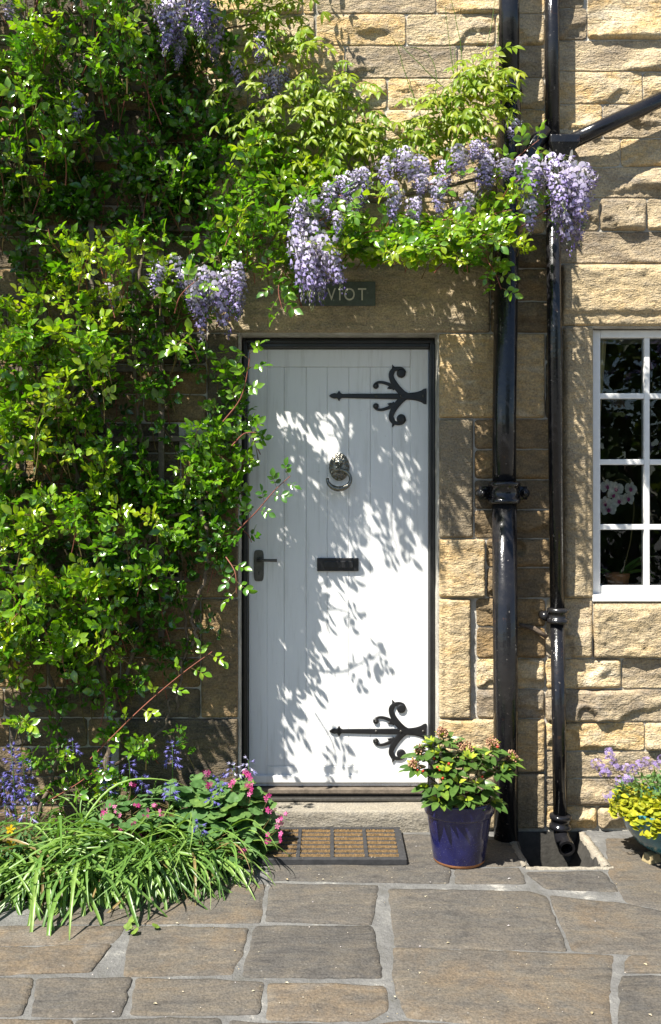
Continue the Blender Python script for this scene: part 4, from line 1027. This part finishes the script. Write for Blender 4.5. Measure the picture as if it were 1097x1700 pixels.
def raceme(seed, length=.26, rad=.047, nfl=105):
    rr = random.Random(seed); mb = MB(); st = []
    for i in range(12):
        t = i/11; st.append((.006*math.sin(t*5+seed), .006*math.cos(t*4), -length*t))
    mb.tube(st, [.0018-.001*i/11 for i in range(12)], 4, False, .05)
    for i in range(nfl):
        t = (i+rr.random())/nfl; z = -length*(.02+.96*t); rr_ = rad*(1.0-.78*t**1.6)*rr.uniform(.45, 1.25)*min(1, .5+t*6); a = i*2.399+rr.uniform(-.3, .3)
        c = Vector((math.cos(a)*rr_, math.sin(a)*rr_, z-rr_*.15+rr.uniform(-.012, .012))); o = Vector((math.cos(a), math.sin(a), .15)).normalized()
        s = (.0128*(1-.45*t**2))*rr.uniform(.8, 1.2)
        mb.tube([(st[0][0], 0, z+.012), c], .0006, 3, False, .06)
        side = o.cross(Vector((0,0,1))).normalized(); up = side.cross(o).normalized()
        if t > .80:
            if rr.random() < .75: mb.ball(c, s*.42, .12+.25*rr.random(), 5, 3, (1,1,1.6))
            continue
        # standard petal: upright rounded, slightly cupped
        tn = .95-.45*t+rr.uniform(-.12, .12); p0 = c; n = 7; ring = []
        for k in range(n):
            th = math.pi*(k/(n-1))*1.25-math.pi*.125
            q = c+side*math.cos(th)*s*.95+up*(math.sin(th)*s*1.05+s*.15)+o*(.25*s*math.sin(th)-.1*s); ring.append(q)
        mb.add([p0]+ring, [(0, k+1, k+2) for k in range(n-1)], tn)
        # keel and wings: darker, pointing out and down
        k0 = c; k1 = c+o*s*1.2-up*s*.35; mb.add([k0+side*s*.1, k0+o*s*.5+side*s*.42-up*s*.35, k1, k0+o*s*.5-side*s*.42-up*s*.35, k0-up*s*.55], [(0,1,2), (0,2,3), (4,2,1), (4,3,2)], max(.3, tn-.35))
    return mb.mesh('flower_raceme', M['petal'], True)
RM = [raceme(s) for s in (1, 2, 3, 4, 5)]
rc = [(262,5,90,1,.22),(285,8,110,1.1,.25),(330,2,100,1.2,.25),(355,20,80,1,.22),(300,60,60,.9,.2),(438,60,70,.9,.2),(452,105,75,.9,.2),(392,98,60,.9,.18),(470,110,55,.6,.18),(132,160,75,.8,.2),(20,0,40,.8,.2),
 (288,425,66,.9,.24),(312,445,75,1,.26),(352,452,112,1.15,.3),(330,470,100,1.0,.28),(398,452,88,1,.28),(375,450,80,.9,.26),(180,470,50,.7,.2),
 (500,330,75,1,.3),(490,385,120,1.1,.33),(515,375,140,1.3,.34),(535,392,110,1.1,.34),(520,330,70,1,.3),(548,305,80,1.1,.3),(575,290,80,1.1,.3),(605,280,85,1.2,.32),(640,262,85,1.3,.3),(672,258,95,1.3,.3),(700,262,85,1.2,.3),(655,305,90,1.0,.36),
 (738,272,105,1.2,.34),(722,300,80,1.1,.33),(760,240,80,1.2,.28),(790,238,70,1.1,.28),(812,250,80,1.1,.3),(840,262,60,1,.3),(690,330,70,1,.38),(590,330,60,1,.36),
 (868,262,70,1.1,.32),(892,262,90,1.2,.33),(915,262,125,1.35,.34),(938,258,140,1.35,.34),(960,270,110,1.2,.32),(930,300,125,1.2,.36),(852,196,45,.8,.22),(880,330,60,.8,.3),(948,330,90,1.0,.34),(560,350,60,.8,.38),(780,320,60,.9,.38)]
rc += [(x+R.uniform(-22, 22), y+R.uniform(-18, 22), l*R.uniform(.5, .9), w_*R.uniform(.75, 1.05), d_+R.uniform(-.05, .05)) for x, y, l, w_, d_ in rc if (y > 220 and R.random() < .35) or (x < 480 and R.random() < .5)]
rc += [(508,398,112,1.25,.34),(526,404,104,1.15,.38),(540,396,112,1.05,.36),(524,372,96,1.2,.40)]
for i, (px, py, ln, wd, dep) in enumerate(rc):
    if px > 480 and 225 < py: dep += R.uniform(.0, .16)
    if 540 < px < 860 and py > 225: ln *= R.uniform(.6, .95); wd *= .85
    p = W(px, py, -dep); L = ln*(dep*-1-CAMY)/F/.26
    link('flower_raceme', RM[i % 5], WIS, Matrix.Translation(p) @ Matrix.Rotation(R.uniform(0, 6.28), 4, 'Z') @ Matrix.Rotation(R.gauss(0, .26), 4, 'X') @ Matrix.Diagonal((wd*R.uniform(.65, 1.0), wd*R.uniform(.65, 1.0), L, 1)))

# ------------------------------------------------------------------ border plants
def arch(bend, w=.026, seg=10, lift=.9, twist=.0):
    """strap leaf: leaves the ground along +x/+z, arches over and lies down"""
    v = []; x = z = 0; a = lift
    pts = []
    for i in range(seg+1):
        pts.append((x, z, a)); a -= bend/seg*(1+.5*math.sin(i)); x += math.cos(a)/seg; z += math.sin(a)/seg
    for i, (x, z, a) in enumerate(pts):
        t = i/seg; ww = w*min(1, .55+t*2)*(1-max(0, t-.55)**2*4.2); yy = twist*math.sin(t*3)
        nx_, nz_ = -math.sin(a), math.cos(a)
        v += [(x, yy, z), (x+nx_*ww*.35, yy+ww/2, z+nz_*ww*.35), (x+nx_*ww*.35, yy-ww/2, z+nz_*ww*.35)]
    f = []
    for i in range(seg):
        m = 3*i; f += [(m, m+3, m+4, m+1), (m, m+2, m+5, m+3)]
    return np.array(v), np.array(f)
BB = empty('bluebell_leaf_clump', G(180, 1480), 'sprawling mound of long strap shaped green leaves spilling onto the paving', 'plant')
ST = [arch(R.uniform(1.5, 2.7), R.uniform(.013, .030), 14, R.uniform(.5, 1.35), R.uniform(-.22, .22)) for i in range(14)]
stl = LeafSet(ST)
for i in range(860):
    u = R.random()
    px = R.uniform(-60, 250) if u < .62 else R.uniform(230, 365)
    t = sst(150, 420, px); yb_ = R.uniform(-.62, -.30)*(1-float(t))+R.uniform(-.46, -.36)*float(t)
    s = (yb_-CAMY)/F; b0 = Vector(((px-548.5)*s, yb_, .03))
    ang = -math.pi/2+R.gauss(0, 1.0)+(.35 if px > 250 else -.05); L = R.uniform(.26, .64)*(1-.45*float(t))
    # keep tips on the paving
    k = R.randrange(14); d = Vector((math.cos(ang), math.sin(ang), R.gauss(0, .12)))
    stl.add(b0, d, Vector((0, 0, 1))+rv(.22), L, R.uniform(.1, .95) if R.random() > .05 else .02, 1, k)
for i in range(40):
    px = R.uniform(60, 400); b0 = W(px, 1400, -R.uniform(.15, .3)); b0.z = .05; ang = R.uniform(0, 6.28)
    stl.add(b0, (math.cos(ang)*.6, math.sin(ang)*.6-.2, .8), (math.cos(ang)*-.8, math.sin(ang)*-.8, .6), R.uniform(.22, .34), R.uniform(.3, .8), .9, R.randrange(14))
stl.finish(M['strap'], BB, cell=9)

def bluebell(px, py, dep, h, n, label, tint=.3, wide=1.0, lean=0):
    top = W(px, py, -dep); base = Vector((top.x+lean, top.y+.02, .03))
    r = empty('bluebell', base, label, 'flower', 'bluebell stalks standing in the border')
    sp = [base.lerp(top, t)+Vector((lean*.2*math.sin(t*3), 0, 0)) for t in [i/8 for i in range(9)]]
    MB().tube(sp, [.0028-.0013*i/8 for i in range(9)], 5, False, .5).build('stalk', M['strap'], r, True)
    mb = MB(); ax = (top-base).normalized()
    for i in range(n):
        t = i/max(1, n-1); a = i*2.4+R.random(); c = top-ax*h*(1-t); rr = .024*wide*(1-.55*t)
        q = c+Vector((math.cos(a)*rr, math.sin(a)*rr, .004)); dn = Vector((math.cos(a)*.5, math.sin(a)*.5, -.8+t)).normalized()
        L = .025*(1-.3*t); s1 = dn.orthogonal().normalized(); s2 = dn.cross(s1); tn = tint+R.uniform(-.25, .3)
        mb.tube([c, q], .0007, 3, False, tn)
        vs = [q]
        for k in range(6):
            th = k*math.pi/3; vs.append(q+dn*L*.5+(s1*math.cos(th)+s2*math.sin(th))*L*.26)
        for k in range(6):
            th = k*math.pi/3; vs.append(q+dn*L*1.0+(s1*math.cos(th)+s2*math.sin(th))*L*.55)
        mb.add(vs, [(0, 1+k, 1+(k+1) % 6) for k in range(6)]+[(1+k, 7+k, 1+(k+1) % 6) for k in range(6)], min(1, max(0, tn)))
    mb.build('flower_spike', M['bell'], r, True)
BL = [
 (286,1232,.22,.10,16,'tallest bluebell stalk against the dark stone left of the door',.35,1.0), (18,1238,.30,.22,34,'fattest bluebell spike at the left edge of the border',.2,1.5), (38,1262,.26,.18,24,'bluebell spike just right of the fattest one at the left edge',.3,1.3), (4,1290,.32,.16,18,'bluebell spike cut by the left edge of the photo',.25,1.2),
 (176,1256,.2,.06,10,'bluebell standing beside the grey rose trunk, upper one',.25,1.0), (180,1296,.24,.05,9,'bluebell in front of the grey rose trunk, lower one',.25,1.0), (214,1262,.22,.05,7,'small bluebell between the rose trunk and the tallest bluebell',.3,.9), (236,1288,.24,.07,11,'bluebell with broad head left of the lobed columbine leaves',.3,1.1),
 (284,1302,.34,.06,11,'bluebell growing in front of the tallest stalk, above lobed leaves',.3,1.0), (364,1288,.30,.06,11,'bluebell above the columbine leaves near the door frame',.25,1.0), (352,1318,.36,.04,7,'dark bluebell low among the columbine leaves',.1,.9), (328,1366,.46,.04,8,'lowest bluebell standing over the strap leaves',.2,1.0),
 (44,1338,.34,.06,10,'pale fading bluebell above the yellow poppy',.8,1.0), (120,1230,.2,.05,8,'faded bluebell under the rose leaves left of the trunk',.6,.9), (388,1268,.26,.05,8,'whitish faded bluebell beside the door frame',.95,1.0), (412,1262,.26,.05,7,'greyish seeding bluebell nearest the white door',.9,.9)]
for b_ in BL: bluebell(*b_, lean=R.uniform(-.02, .02))

def lobed():
    v = [(0,0,0)]; n = 24
    for i in range(n+1):
        t = -math.pi*.86+2*math.pi*.86*i/n; lob = .78+.22*abs(math.cos(t*1.75)); sub = 1-.09*(i % 2)
        r = lob*sub*.5; v.append((.45+r*math.cos(t), r*math.sin(t)*1.15, .06*math.cos(t*3.5)-.10*r))
    v[0] = (.1, 0, 0)
    return np.array(v, float), np.array([(0, i+1, i+2) for i in range(n)])
CO = empty('columbine', G(360, 1440), 'bushy columbine with grey green lobed leaves and magenta flowers beside the doorstep', 'plant')
col_ = LeafSet([lobed()]); stm = MB()
def dome(ls, px, py, rx, ry, dep, n, size, tint, mb, root):
    rx *= .0025; rz = ry*.0025; c = W(px, py, -dep)
    for i in range(n):
        a = R.uniform(0, 2*math.pi); e = math.acos(R.uniform(-.15, 1)); k = R.uniform(.55, 1)**.5
        d = Vector((math.sin(e)*math.cos(a)*rx, math.sin(e)*math.sin(a)*rx*.75, math.cos(e)*rz))*k
        p = c+d; p.z = max(.02, p.z); p.y = min(p.y, -.02)
        n_ = Vector((d.x/rx, d.y/rx-.35, d.z/rz+.7))+rv(.25); ax = Vector((d.x, d.y-.02, .0))+rv(.03); 
        ls.add(p, ax-Vector((0,0,.03)), n_, size*R.uniform(.7, 1.15), tint+R.uniform(-.3, .3), 1, R.randrange(9))
        mb.tube([root+Vector((d.x*.2, d.y*.2, .02)), root.lerp(p, .6)+Vector((0,0,.03)), p], [.0016,.0014,.001], 3, False)
base = G(365, 1410); base.y = -.22; base.z = .02; base.x = wx(365)
dome(col_, 370, 1385, 80, 90, .24, 130, .075, .5, stm, base); dome(col_, 300, 1350, 55, 60, .24, 60, .07, .45, stm, base); dome(col_, 405, 1375, 34, 62, .26, 46, .07, .5, stm, base)
dome(col_, 380, 1330, 50, 40, .24, 40, .07, .7, stm, base)
def flower5():
    v = [(0,0,0)]; f = []
    for k in range(5):
        a = k*2*math.pi/5; 
        for da, r, z in ((-.42, .55, .12), (-.30, .95, .2), (0, 1.05, .22), (.30, .95, .2), (.42, .55, .12)): v.append((math.cos(a+da)*r, math.sin(a+da)*r, z))
        b0 = 1+5*k; f += [(0, b0, b0+1), (0, b0+1, b0+2), (0, b0+2, b0+3), (0, b0+3, b0+4)]
    return np.array(v, float), np.array(f)
F5 = flower5()
def blossoms(spots, m, par, r=.011, num=3, spread=.014, mb=None, root=None):
    ls = LeafSet([F5])
    for px, py, dep in spots:
        c = W(px, py, -dep)
        for i in range(num):
            p = c+Vector((R.gauss(0, spread), R.gauss(0, spread*.7), R.gauss(0, spread*.8))); n_ = Vector((R.gauss(0, .5), -.8, R.uniform(-.4, .8)))
            ls.add(p, n_.orthogonal(), n_, r*R.uniform(.8, 1.25), R.random(), 1, 0)
        if mb is not None: mb.tube([root.lerp(Vector((c.x, c.y, root.z)), .6), c+Vector((0,.01,-.03)), c], [.0014,.0012,.001], 3, False)
    ls.finish(m, par, 300, 'flower', 'small_flowers', 1)
blossoms([(343,1283,.3),(345,1303,.3),(408,1283,.32),(412,1303,.32),(385,1302,.32),(415,1292,.34),(442,1322,.34),(468,1352,.36),(462,1366,.36),(450,1345,.36),(415,1315,.34),(446,1392,.36),(466,1388,.38)], M['pink'], CO, .0095, 4, .009, stm, base)
col_.finish(M['lobed'], CO, cell=12)
stm.build('stems', M['twig'], CO, True)['kind'] = 'stuff'
GE = empty('cranesbill', G(200, 1450), 'low cranesbill with small pink flowers in the middle of the strap leaves', 'plant')
ge = LeafSet([lobed()]); stm = MB(); base = Vector((wx(200), -.30, .02))
dome(ge, 205, 1375, 60, 55, .32, 70, .05, .45, stm, base); dome(ge, 150, 1390, 40, 40, .32, 25, .045, .4, stm, base)
blossoms([(168,1350,.4),(174,1364,.4),(182,1340,.38),(196,1352,.4),(200,1372,.4),(232,1335,.38),(245,1350,.4),(268,1352,.4),(226,1385,.42),(222,1368,.42),(185,1372,.42),(258,1340,.38),(216,1305,.3)], M['pink'], GE, .0085, 3, .009, stm, base)
ge.finish(M['lobed'], GE, cell=10); stm.build('stems', M['twig'], GE, True)['kind'] = 'stuff'
GF = empty('cranesbill', G(370, 1450), 'small cranesbill with pink flowers at the paving edge next to the doormat', 'plant')
ge = LeafSet([lobed()]); stm = MB(); base = Vector((wx(365), -.42, .02))
dome(ge, 360, 1415, 55, 32, .42, 60, .045, .5, stm, base)
blossoms([(345,1432,.5),(350,1440,.5),(368,1430,.5),(388,1428,.5),(403,1412,.48),(282,1425,.5),(272,1437,.5)], M['pink'], GF, .009, 3, .008, stm, base)
ge.finish(M['lobed'], GF, cell=10); stm.build('stems', M['twig'], GF, True)['kind'] = 'stuff'
PO = empty('welsh_poppy', G(20, 1470), 'ferny green clump with yellow poppy flowers at the left edge of the border', 'plant')
po = LeafSet([ovate(.4, .05, .2, 1)]); stm = MB(); base = Vector((wx(15), -.46, .03))
dome(po, 20, 1430, 60, 60, .48, 420, .028, .35, stm, base); dome(po, -70, 1430, 70, 60, .4, 200, .028, .35, stm, base)
po.finish(M['lobed'], PO, 60, cell=12)
blossoms([(16,1376,.5),(19,1402,.54)], M['yellow'], PO, .016, 2, .004, stm, base); stm.build('stems', M['twig'], PO, True)['kind'] = 'stuff'
WD = empty('weed', G(214, 1546), 'tiny yellow green weed growing in the paving joint', 'plant')
wd_ = LeafSet([lobed()])
for px, py in ((212,1523), (217,1524), (214,1538), (219,1541), (210,1541), (263,1531)):
    p = G(px, py+4, .012); wd_.add(p, (R.uniform(-1, 1), R.uniform(-1, .3), .2), (0, -.4, 1), .030, .95, 1, 0)
wd_.finish(M['lobed'], WD, 20, cell=2)

# ------------------------------------------------------------------ blue pot with skimmia
PT = empty('plant_pot', G(763, 1428), 'cobalt blue glazed plant pot standing right of the doormat', 'plant pot')
pc = Vector((.525, -.335, .001))
prof = [(.0,0),(.098,0),(.103,.004),(.104,.010),(.106,.014),(.131,.190),(.132,.194),(.139,.197),(.142,.203),(.145,.252),(.143,.258),(.138,.258),(.134,.250),(.128,.205),(.0,.205)]
MB().lathe(prof[4:13], pc, 56).build('pot_body', M['blue'], PT, True)
MB().lathe([(0,0),(.099,0),(.104,.005),(.1055,.0142)], pc, 56).build('base_ring', M['terra'], PT, True)
MB().lathe([(.1335,.247),(.128,.218),(.001,.222)], pc, 40).build('soil', M['soil'], PT, True)
SK = empty('skimmia', pc+Vector((0,0,.22)), 'bushy skimmia with pink brown flower buds and red berries in the blue pot', 'shrub')
skl = LeafSet([ovate(.36, .06, .14, 0), ovate(.40, .04, .22, 0)]); stm = MB(); bud = []
s0 = pc+Vector((0,0,.21))
tips = [(735,1225,.36,1),(760,1245,.36,1),(700,1252,.38,1),(692,1275,.4,1),(725,1250,.36,0),(745,1272,.42,0),(780,1262,.42,2),(775,1250,.38,1),(815,1242,.36,1),(845,1262,.36,1),(800,1258,.38,0),(830,1280,.4,0),(760,1300,.46,0),(735,1310,.46,0),(790,1300,.44,0),(810,1310,.42,0),(712,1305,.42,0),(750,1265,.3,0),(800,1275,.28,0),(772,1325,.47,0),(728,1328,.46,0),(815,1330,.4,0),(742,1283,.44,2),(717,1238,.38,2),(726,1255,.4,2)]
for px, py, dep, k in tips:
    tp = W(px, py, -dep); r = s0+Vector((R.uniform(-.05, .05), R.uniform(-.05, .05), 0)); md = r.lerp(tp, .5)+Vector((0,0,.02))
    stm.tube([r, md, tp], [.004,.0032,.0025], 6, False); ax = (tp-md).normalized()
    for i in range(11 if k != 2 else 8):
        a = i*2.4; o = Vector((math.cos(a), math.sin(a), 0)); t = R.uniform(-.035, 0)
        skl.add(tp+ax*t, o+ax*R.uniform(.0, .5)+Vector((0,-.15,-.12)), Vector((0,-.2,1))-o*.3+rv(.2), R.uniform(.062, .095), R.uniform(.1, .7), 1, R.randrange(2))
    for i in range(9 if k else 5):
        a = i*2.4; o = Vector((math.cos(a), math.sin(a), 0))*.55
        if k == 2 or R.random() < .6: skl.add(tp, o+ax*1.0, ax-o, R.uniform(.034, .052), R.uniform(.85, 1), .9, 1)
    if k == 1: bud.append(tp+ax*.015)
skl.finish(M['skim'], SK, 300, cell=8); stm.build('stems', M['twig'], SK, True)
for c in bud:
    mb = MB()
    for i in range(70):
        o = Vector((R.gauss(0, 1), R.gauss(0, 1), abs(R.gauss(0, 1))+.1)).normalized(); p = c+Vector((o.x*.030, o.y*.030, o.z*.042-.01))*R.uniform(.55, 1.05)
        mb.tube([c-Vector((0,0,.01)), p], .0006, 3, False, .3); mb.ball(p, R.uniform(.0028, .0042), R.random(), 5, 4)
    mb.build('flower_head', M['bud'], SK, True)
for px, py, dep in ((726,1274,.44),(730,1278,.44),(735,1292,.46),(688,1273,.42),(693,1278,.42),(702,1280,.42),(800,1290,.45),(720,1259,.42),(745,1268,.46),(826,1240,.4)):
    MB().ball(W(px, py, -dep), .0055, 0, 10, 7).build('berry', M['berry'], SK, True)

# ------------------------------------------------------------------ teal bowl
BW = empty('plant_bowl', G(1120, 1430), 'teal glazed round bowl planter on small feet below the window', 'planter')
bc = Vector((1.43, -.30, .028))
MB().lathe([(.0,0),(.09,0),(.125,.008),(.165,.035),(.205,.085),(.228,.135),(.236,.175),(.240,.182),(.236,.188),(.228,.186),(.220,.15)], bc, 64).build('bowl', M['teal'], BW, True)
MB().lathe([(.224,.160),(.001,.170)], bc, 40).build('soil', M['soil'], BW, True)
for i, a in enumerate((3.55, 5.2, 1.8)):
    p = bc+Vector((math.cos(a)*.125, math.sin(a)*.125, -.028)); f_ = empty('pot_foot', p, ['square clay pot foot under the left of the teal bowl', 'clay pot foot under the right front of the teal bowl', 'clay pot foot under the rear of the teal bowl'][i], 'pot foot', 'feet under the teal bowl')
    mb = MB(); d = Vector((math.cos(a), math.sin(a), 0)); s_ = Vector((-d.y, d.x, 0)); vs = []
    for z, e in ((0, .026), (.036, .019)):
        for q in ((-1,-1), (1,-1), (1,1), (-1,1)): vs.append(p+d*(q[0]*e*1.3+.01)+s_*q[1]*e+Vector((0,0,z)))
    mb.add(vs, [(3,2,1,0), (4,5,6,7)]+[(k, (k+1) % 4, 4+(k+1) % 4, 4+k) for k in range(4)]); mb.build('foot_block', M['foot'], f_, bevel=.004)
GC = empty('golden_creeper', bc+Vector((-.05,-.1,.17)), 'golden yellow small leaved plant spilling over the teal bowl', 'plant')
gl_ = LeafSet([ovate(.9, .08, .1, 0), lobed()])
for i in range(1500):
    a = R.uniform(math.pi*.85, math.pi*2.1); t = R.random(); rr = .09+.155*t
    drop = max(0, rr-.225)*1.5
    p = bc+Vector((math.cos(a)*rr, math.sin(a)*rr, .20+R.uniform(-.02, .05)*(1-t*.4)-drop))
    if R.random() < .25: p = bc+Vector((math.cos(a)*.243, math.sin(a)*.243, .19-R.random()**1.5*.085*(.6+.4*math.sin(a*7))))
    gl_.add(p, (math.cos(a)+R.gauss(0, .6), math.sin(a)+R.gauss(0, .6), R.gauss(0, .4)), (R.gauss(0, .4)+.3*math.cos(a), R.gauss(0, .4)-.4, 1), R.uniform(.020, .034), R.random(), 1, R.randrange(2))
gl_.finish(M['gold'], GC, 250, cell=6)
PH = empty('purple_phlox', bc+Vector((-.05,.05,.17)), 'mauve flowered bedding plant at the back of the teal bowl', 'plant')
pl_ = LeafSet([ovate(.45, .06, .1, 0)]); stm = MB()
for i in range(420):
    a = R.uniform(0, 6.28); rr = math.sqrt(R.random())
    p = bc+Vector((-.06+math.cos(a)*rr*.19, .03+math.sin(a)*rr*.14, .19+R.random()*.13*(1-rr*.5))); pl_.add(p, rv(1)+Vector((0,0,.6)), (R.gauss(0, .5), -.6, 1), R.uniform(.02, .034), R.uniform(.3, .9), 1, 0)
pl_.finish(M['lobed'], PH, 120, cell=7)
heads = [(990,1268,.36),(1000,1277,.36),(1012,1250,.36),(1014,1262,.36),(1005,1285,.38),(1024,1272,.38),(1030,1297,.42),(1042,1293,.42),(1050,1278,.36),(1062,1270,.36),(1075,1265,.34),(1085,1272,.34),(1010,1322,.4),(1040,1276,.36),(1100,1262,.34),(1130,1270,.34),(1150,1285,.38)]
for px, py, dep in heads:
    c = W(px, py, -dep); v_, f_ = F5; mb = MB()
    for i in range(20):
        o = rv(1).normalized(); o.y -= .4; o.z += .3; o.normalize(); p = c+Vector((o.x*.023, o.y*.015, o.z*.020)); s1 = o.orthogonal().normalized(); s2 = o.cross(s1); r = R.uniform(.006, .0085)
        mb.add([p+(s1*a_+s2*b_+o*c_)*r for a_, b_, c_ in v_], [tuple(int(q) for q in t) for t in f_], R.random())
    mb.build('flower_head', M['phlox'], PH, True); stm.tube([bc+Vector((-.05,.05,.18)), c+Vector((.02,.02,-.05)), c], [.0016,.0014,.001], 3, False)
stm.build('stems', M['twig'], PH, True)
GT = empty('grass_tuft', bc+Vector((.1,.05,.18)), 'tuft of dark grassy blades at the right of the teal bowl', 'plant')
gt = LeafSet([arch(.9, .016, 8, .5), arch(1.4, .014, 8, .7)])
for i in range(70):
    a = R.uniform(0, 6.28); gt.add(bc+Vector((.02+R.gauss(0, .03), .03+R.gauss(0, .03), .18)), (math.cos(a)-.25, math.sin(a), R.uniform(.4, 1.2)), (0,0,1), R.uniform(.14, .25), R.uniform(0, .5), .8, i % 2)
gt.finish(M['strap'], GT, 60, cell=3)

# ------------------------------------------------------------------ behind the window
OR = empty('orchid', W(1030, 975, .22), 'white moth orchid with magenta centres behind the window panes', 'plant')
def ofl():
    mb = MB()
    for k, (a, l, wd) in enumerate(((90, 1, .62), (215, 1, .6), (325, 1, .6), (10, 1.05, 1.05), (170, 1.05, 1.05))):
        a = math.radians(a); d = (math.cos(a), math.sin(a)); s_ = (-d[1], d[0]); vs = [(0, -.06, 0)]; ts = [.25]; n = 9
        for i in range(n):
            t = i/(n-1); th = math.pi*(t-.5)*1.7; r_ = .55*l; x = .48*l+r_*math.cos(th)*.9; y = r_*math.sin(th)*wd
            vs.append((d[0]*x+s_[0]*y, -.04-.16*math.cos(th*.8)+(.02*k), d[1]*x+s_[1]*y)); ts.append(.95)
        mb.add(vs, [(0, i+1, i+2) for i in range(n-1)], ts)
    mb.ball((0, -.16, -.12), .2, .05, 8, 6, (1, .8, 1.3))
    return mb.mesh('flower', M['orchid'], True)
OF = ofl()
for px, py, ax in ((1008,808,0), (1018,822,.3), (1027,832,-.2), (1004,836,.2), (1010,846,-.3), (1046,812,.4), (1042,828,.5), (1022,812,0)):
    link('flower', OF, OR, Matrix.Translation(W(px, py, .2+.01*R.random())) @ Matrix.Rotation(ax, 4, 'Z') @ Matrix.Rotation(R.uniform(-.5, .5), 4, 'Y') @ Matrix.Diagonal((.036, .036, .036, 1)))
sp = [Vector(q) for q in spline([tuple(W(x, y, .22)) for x, y in ((1032,955),(1046,900),(1052,840),(1040,800),(1018,800),(1003,830))], 6)]
MB().tube(sp, .0028, 6, False).build('flower_stem', M['twig'], OR, True)
ol = LeafSet([arch(1.0, .20, 10, .95), arch(1.9, .20, 10, 1.1)])
b0 = W(1025, 972, .22)
for a, L, k in ((.15, .20, 0), (.9, .17, 0), (-.5, .20, 1), (2.6, .17, 1), (3.6, .15, 0), (.5, .24, 0)): ol.add(b0, (math.cos(a), math.sin(a)*.4-.1, .25), (0,0,1), L, .5, .8, k)
ol.finish(M['strap'], OR, 20, cell=1)
pz = NZ0+.036
MB().lathe([(.0,0),(.045,0),(.058,.07),(.054,.07),(.05,.06),(0,.06)], (b0.x, b0.y, pz), 24).build('orchid_pot', M['terra'], OR, True)
CT = MB(); n = 24; vs = []
for j in range(14):
    t = j/13; z = 2.28-1.0*t*.62
    for i in range(n): u = i/(n-1); vs.append((NX0+.005+u*(.105-.05*t), .14+.012*math.sin(u*14), z))
CT.add(vs, [(j*n+i, j*n+i+1, (j+1)*n+i+1, (j+1)*n+i) for j in range(13) for i in range(n-1)])
tag(CT.build('curtain', M['curtain'], None, True), 'ochre curtain drawn aside behind the top left window panes', 'curtain')

# ------------------------------------------------------------------ fallen petals and crumbs on the paving
mb = MB()
for i in range(260):
    u = R.random()
    if u < .5: p = G(R.uniform(440, 760), R.uniform(1380, 1470), .004)
    else: p = G(R.uniform(150, 1090), R.uniform(1455, 1690), .004)
    if mx0 < p.x < mx1 and my0 < p.y < my1: p.z = .029
    r = R.uniform(.001, .0038) if u < .9 else R.uniform(.004, .008); a = R.uniform(0, 6.28); d = Vector((math.cos(a), math.sin(a), 0))*r; e = Vector((-d.y, d.x, 0))*.6
    mb.add([p-d, p+e+Vector((0,0,r*.4)), p+d, p-e+Vector((0,0,r*.3))], [(0,3,2,1)], R.random())
lt = mb.build('petal_litter', M['litter']); lt['kind'] = 'stuff'; lt['label'] = 'fallen petals and crumbs scattered on the paving'

# ------------------------------------------------------------------ the garden across the lane (mirrored in the panes)
def bush(seed, n, rx, ry, rz, flowers=0):
    rr = np.random.RandomState(seed); d = rr.normal(size=(n, 3)); d /= np.linalg.norm(d, axis=1)[:, None]
    k = rr.uniform(.6, 1, n)[:, None]*(1+.25*np.sin(d[:, :1]*7+seed)+.2*np.sin(d[:, 2:]*9+d[:, 1:2]*5))
    return d*k*np.array([[rx, ry, rz]])
GS = [('tall evergreen bush across the lane mirrored in the window, left one', 2.0, -9.5, 1.4, 2.6), ('bush hung with purple flowers mirrored in the window', 4.2, -8.8, 1.5, 2.4), ('broad green bush mirrored at the right of the window', 6.6, -9.4, 1.8, 2.6), ('low bush behind the photographer, left of the lane', -1.2, -10.2, 1.5, 1.3), ('rounded bush behind the photographer, farthest left', -4.2, -10.5, 1.7, 1.5)]
for i, (lab, x, y, r_, hz_) in enumerate(GS):
    rt = empty('garden_bush', (x, y, 0), lab, 'bush', 'bushes across the lane'); pts = bush(i+3, 3200 if i < 3 else 1200, r_, r_*.8, hz_); ls = LeafSet([ovate(.6, .1, .1, 0)])
    for q in pts:
        p = Vector((x, y, hz_*.95))+Vector(q)
        if p.z < .03: p.z = R.uniform(.03, .4)
        ls.add(p, rv(1), Vector(q)+Vector((0,0,.8)), R.uniform(.13, .22), R.random(), 1, 0)
    ls.finish(M['hedge'], rt, 0)
    if i == 1:
        fl = LeafSet([F5])
        for q in bush(77, 500, r_*1.05, r_*.85, hz_*1.03): fl.add(Vector((x, y, hz_*.95))+Vector(q), rv(1), Vector(q), R.uniform(.04, .07), R.random(), 1, 0)
        fl.finish(M['phlox'], rt, 0, 'flower', 'flowers')
    MB().tube([(x, y, -.02), (x+.05, y, hz_*.5), (x, y+.1, hz_)], [.09, .07, .03], 8).build('trunk', M['bark'], rt, True)
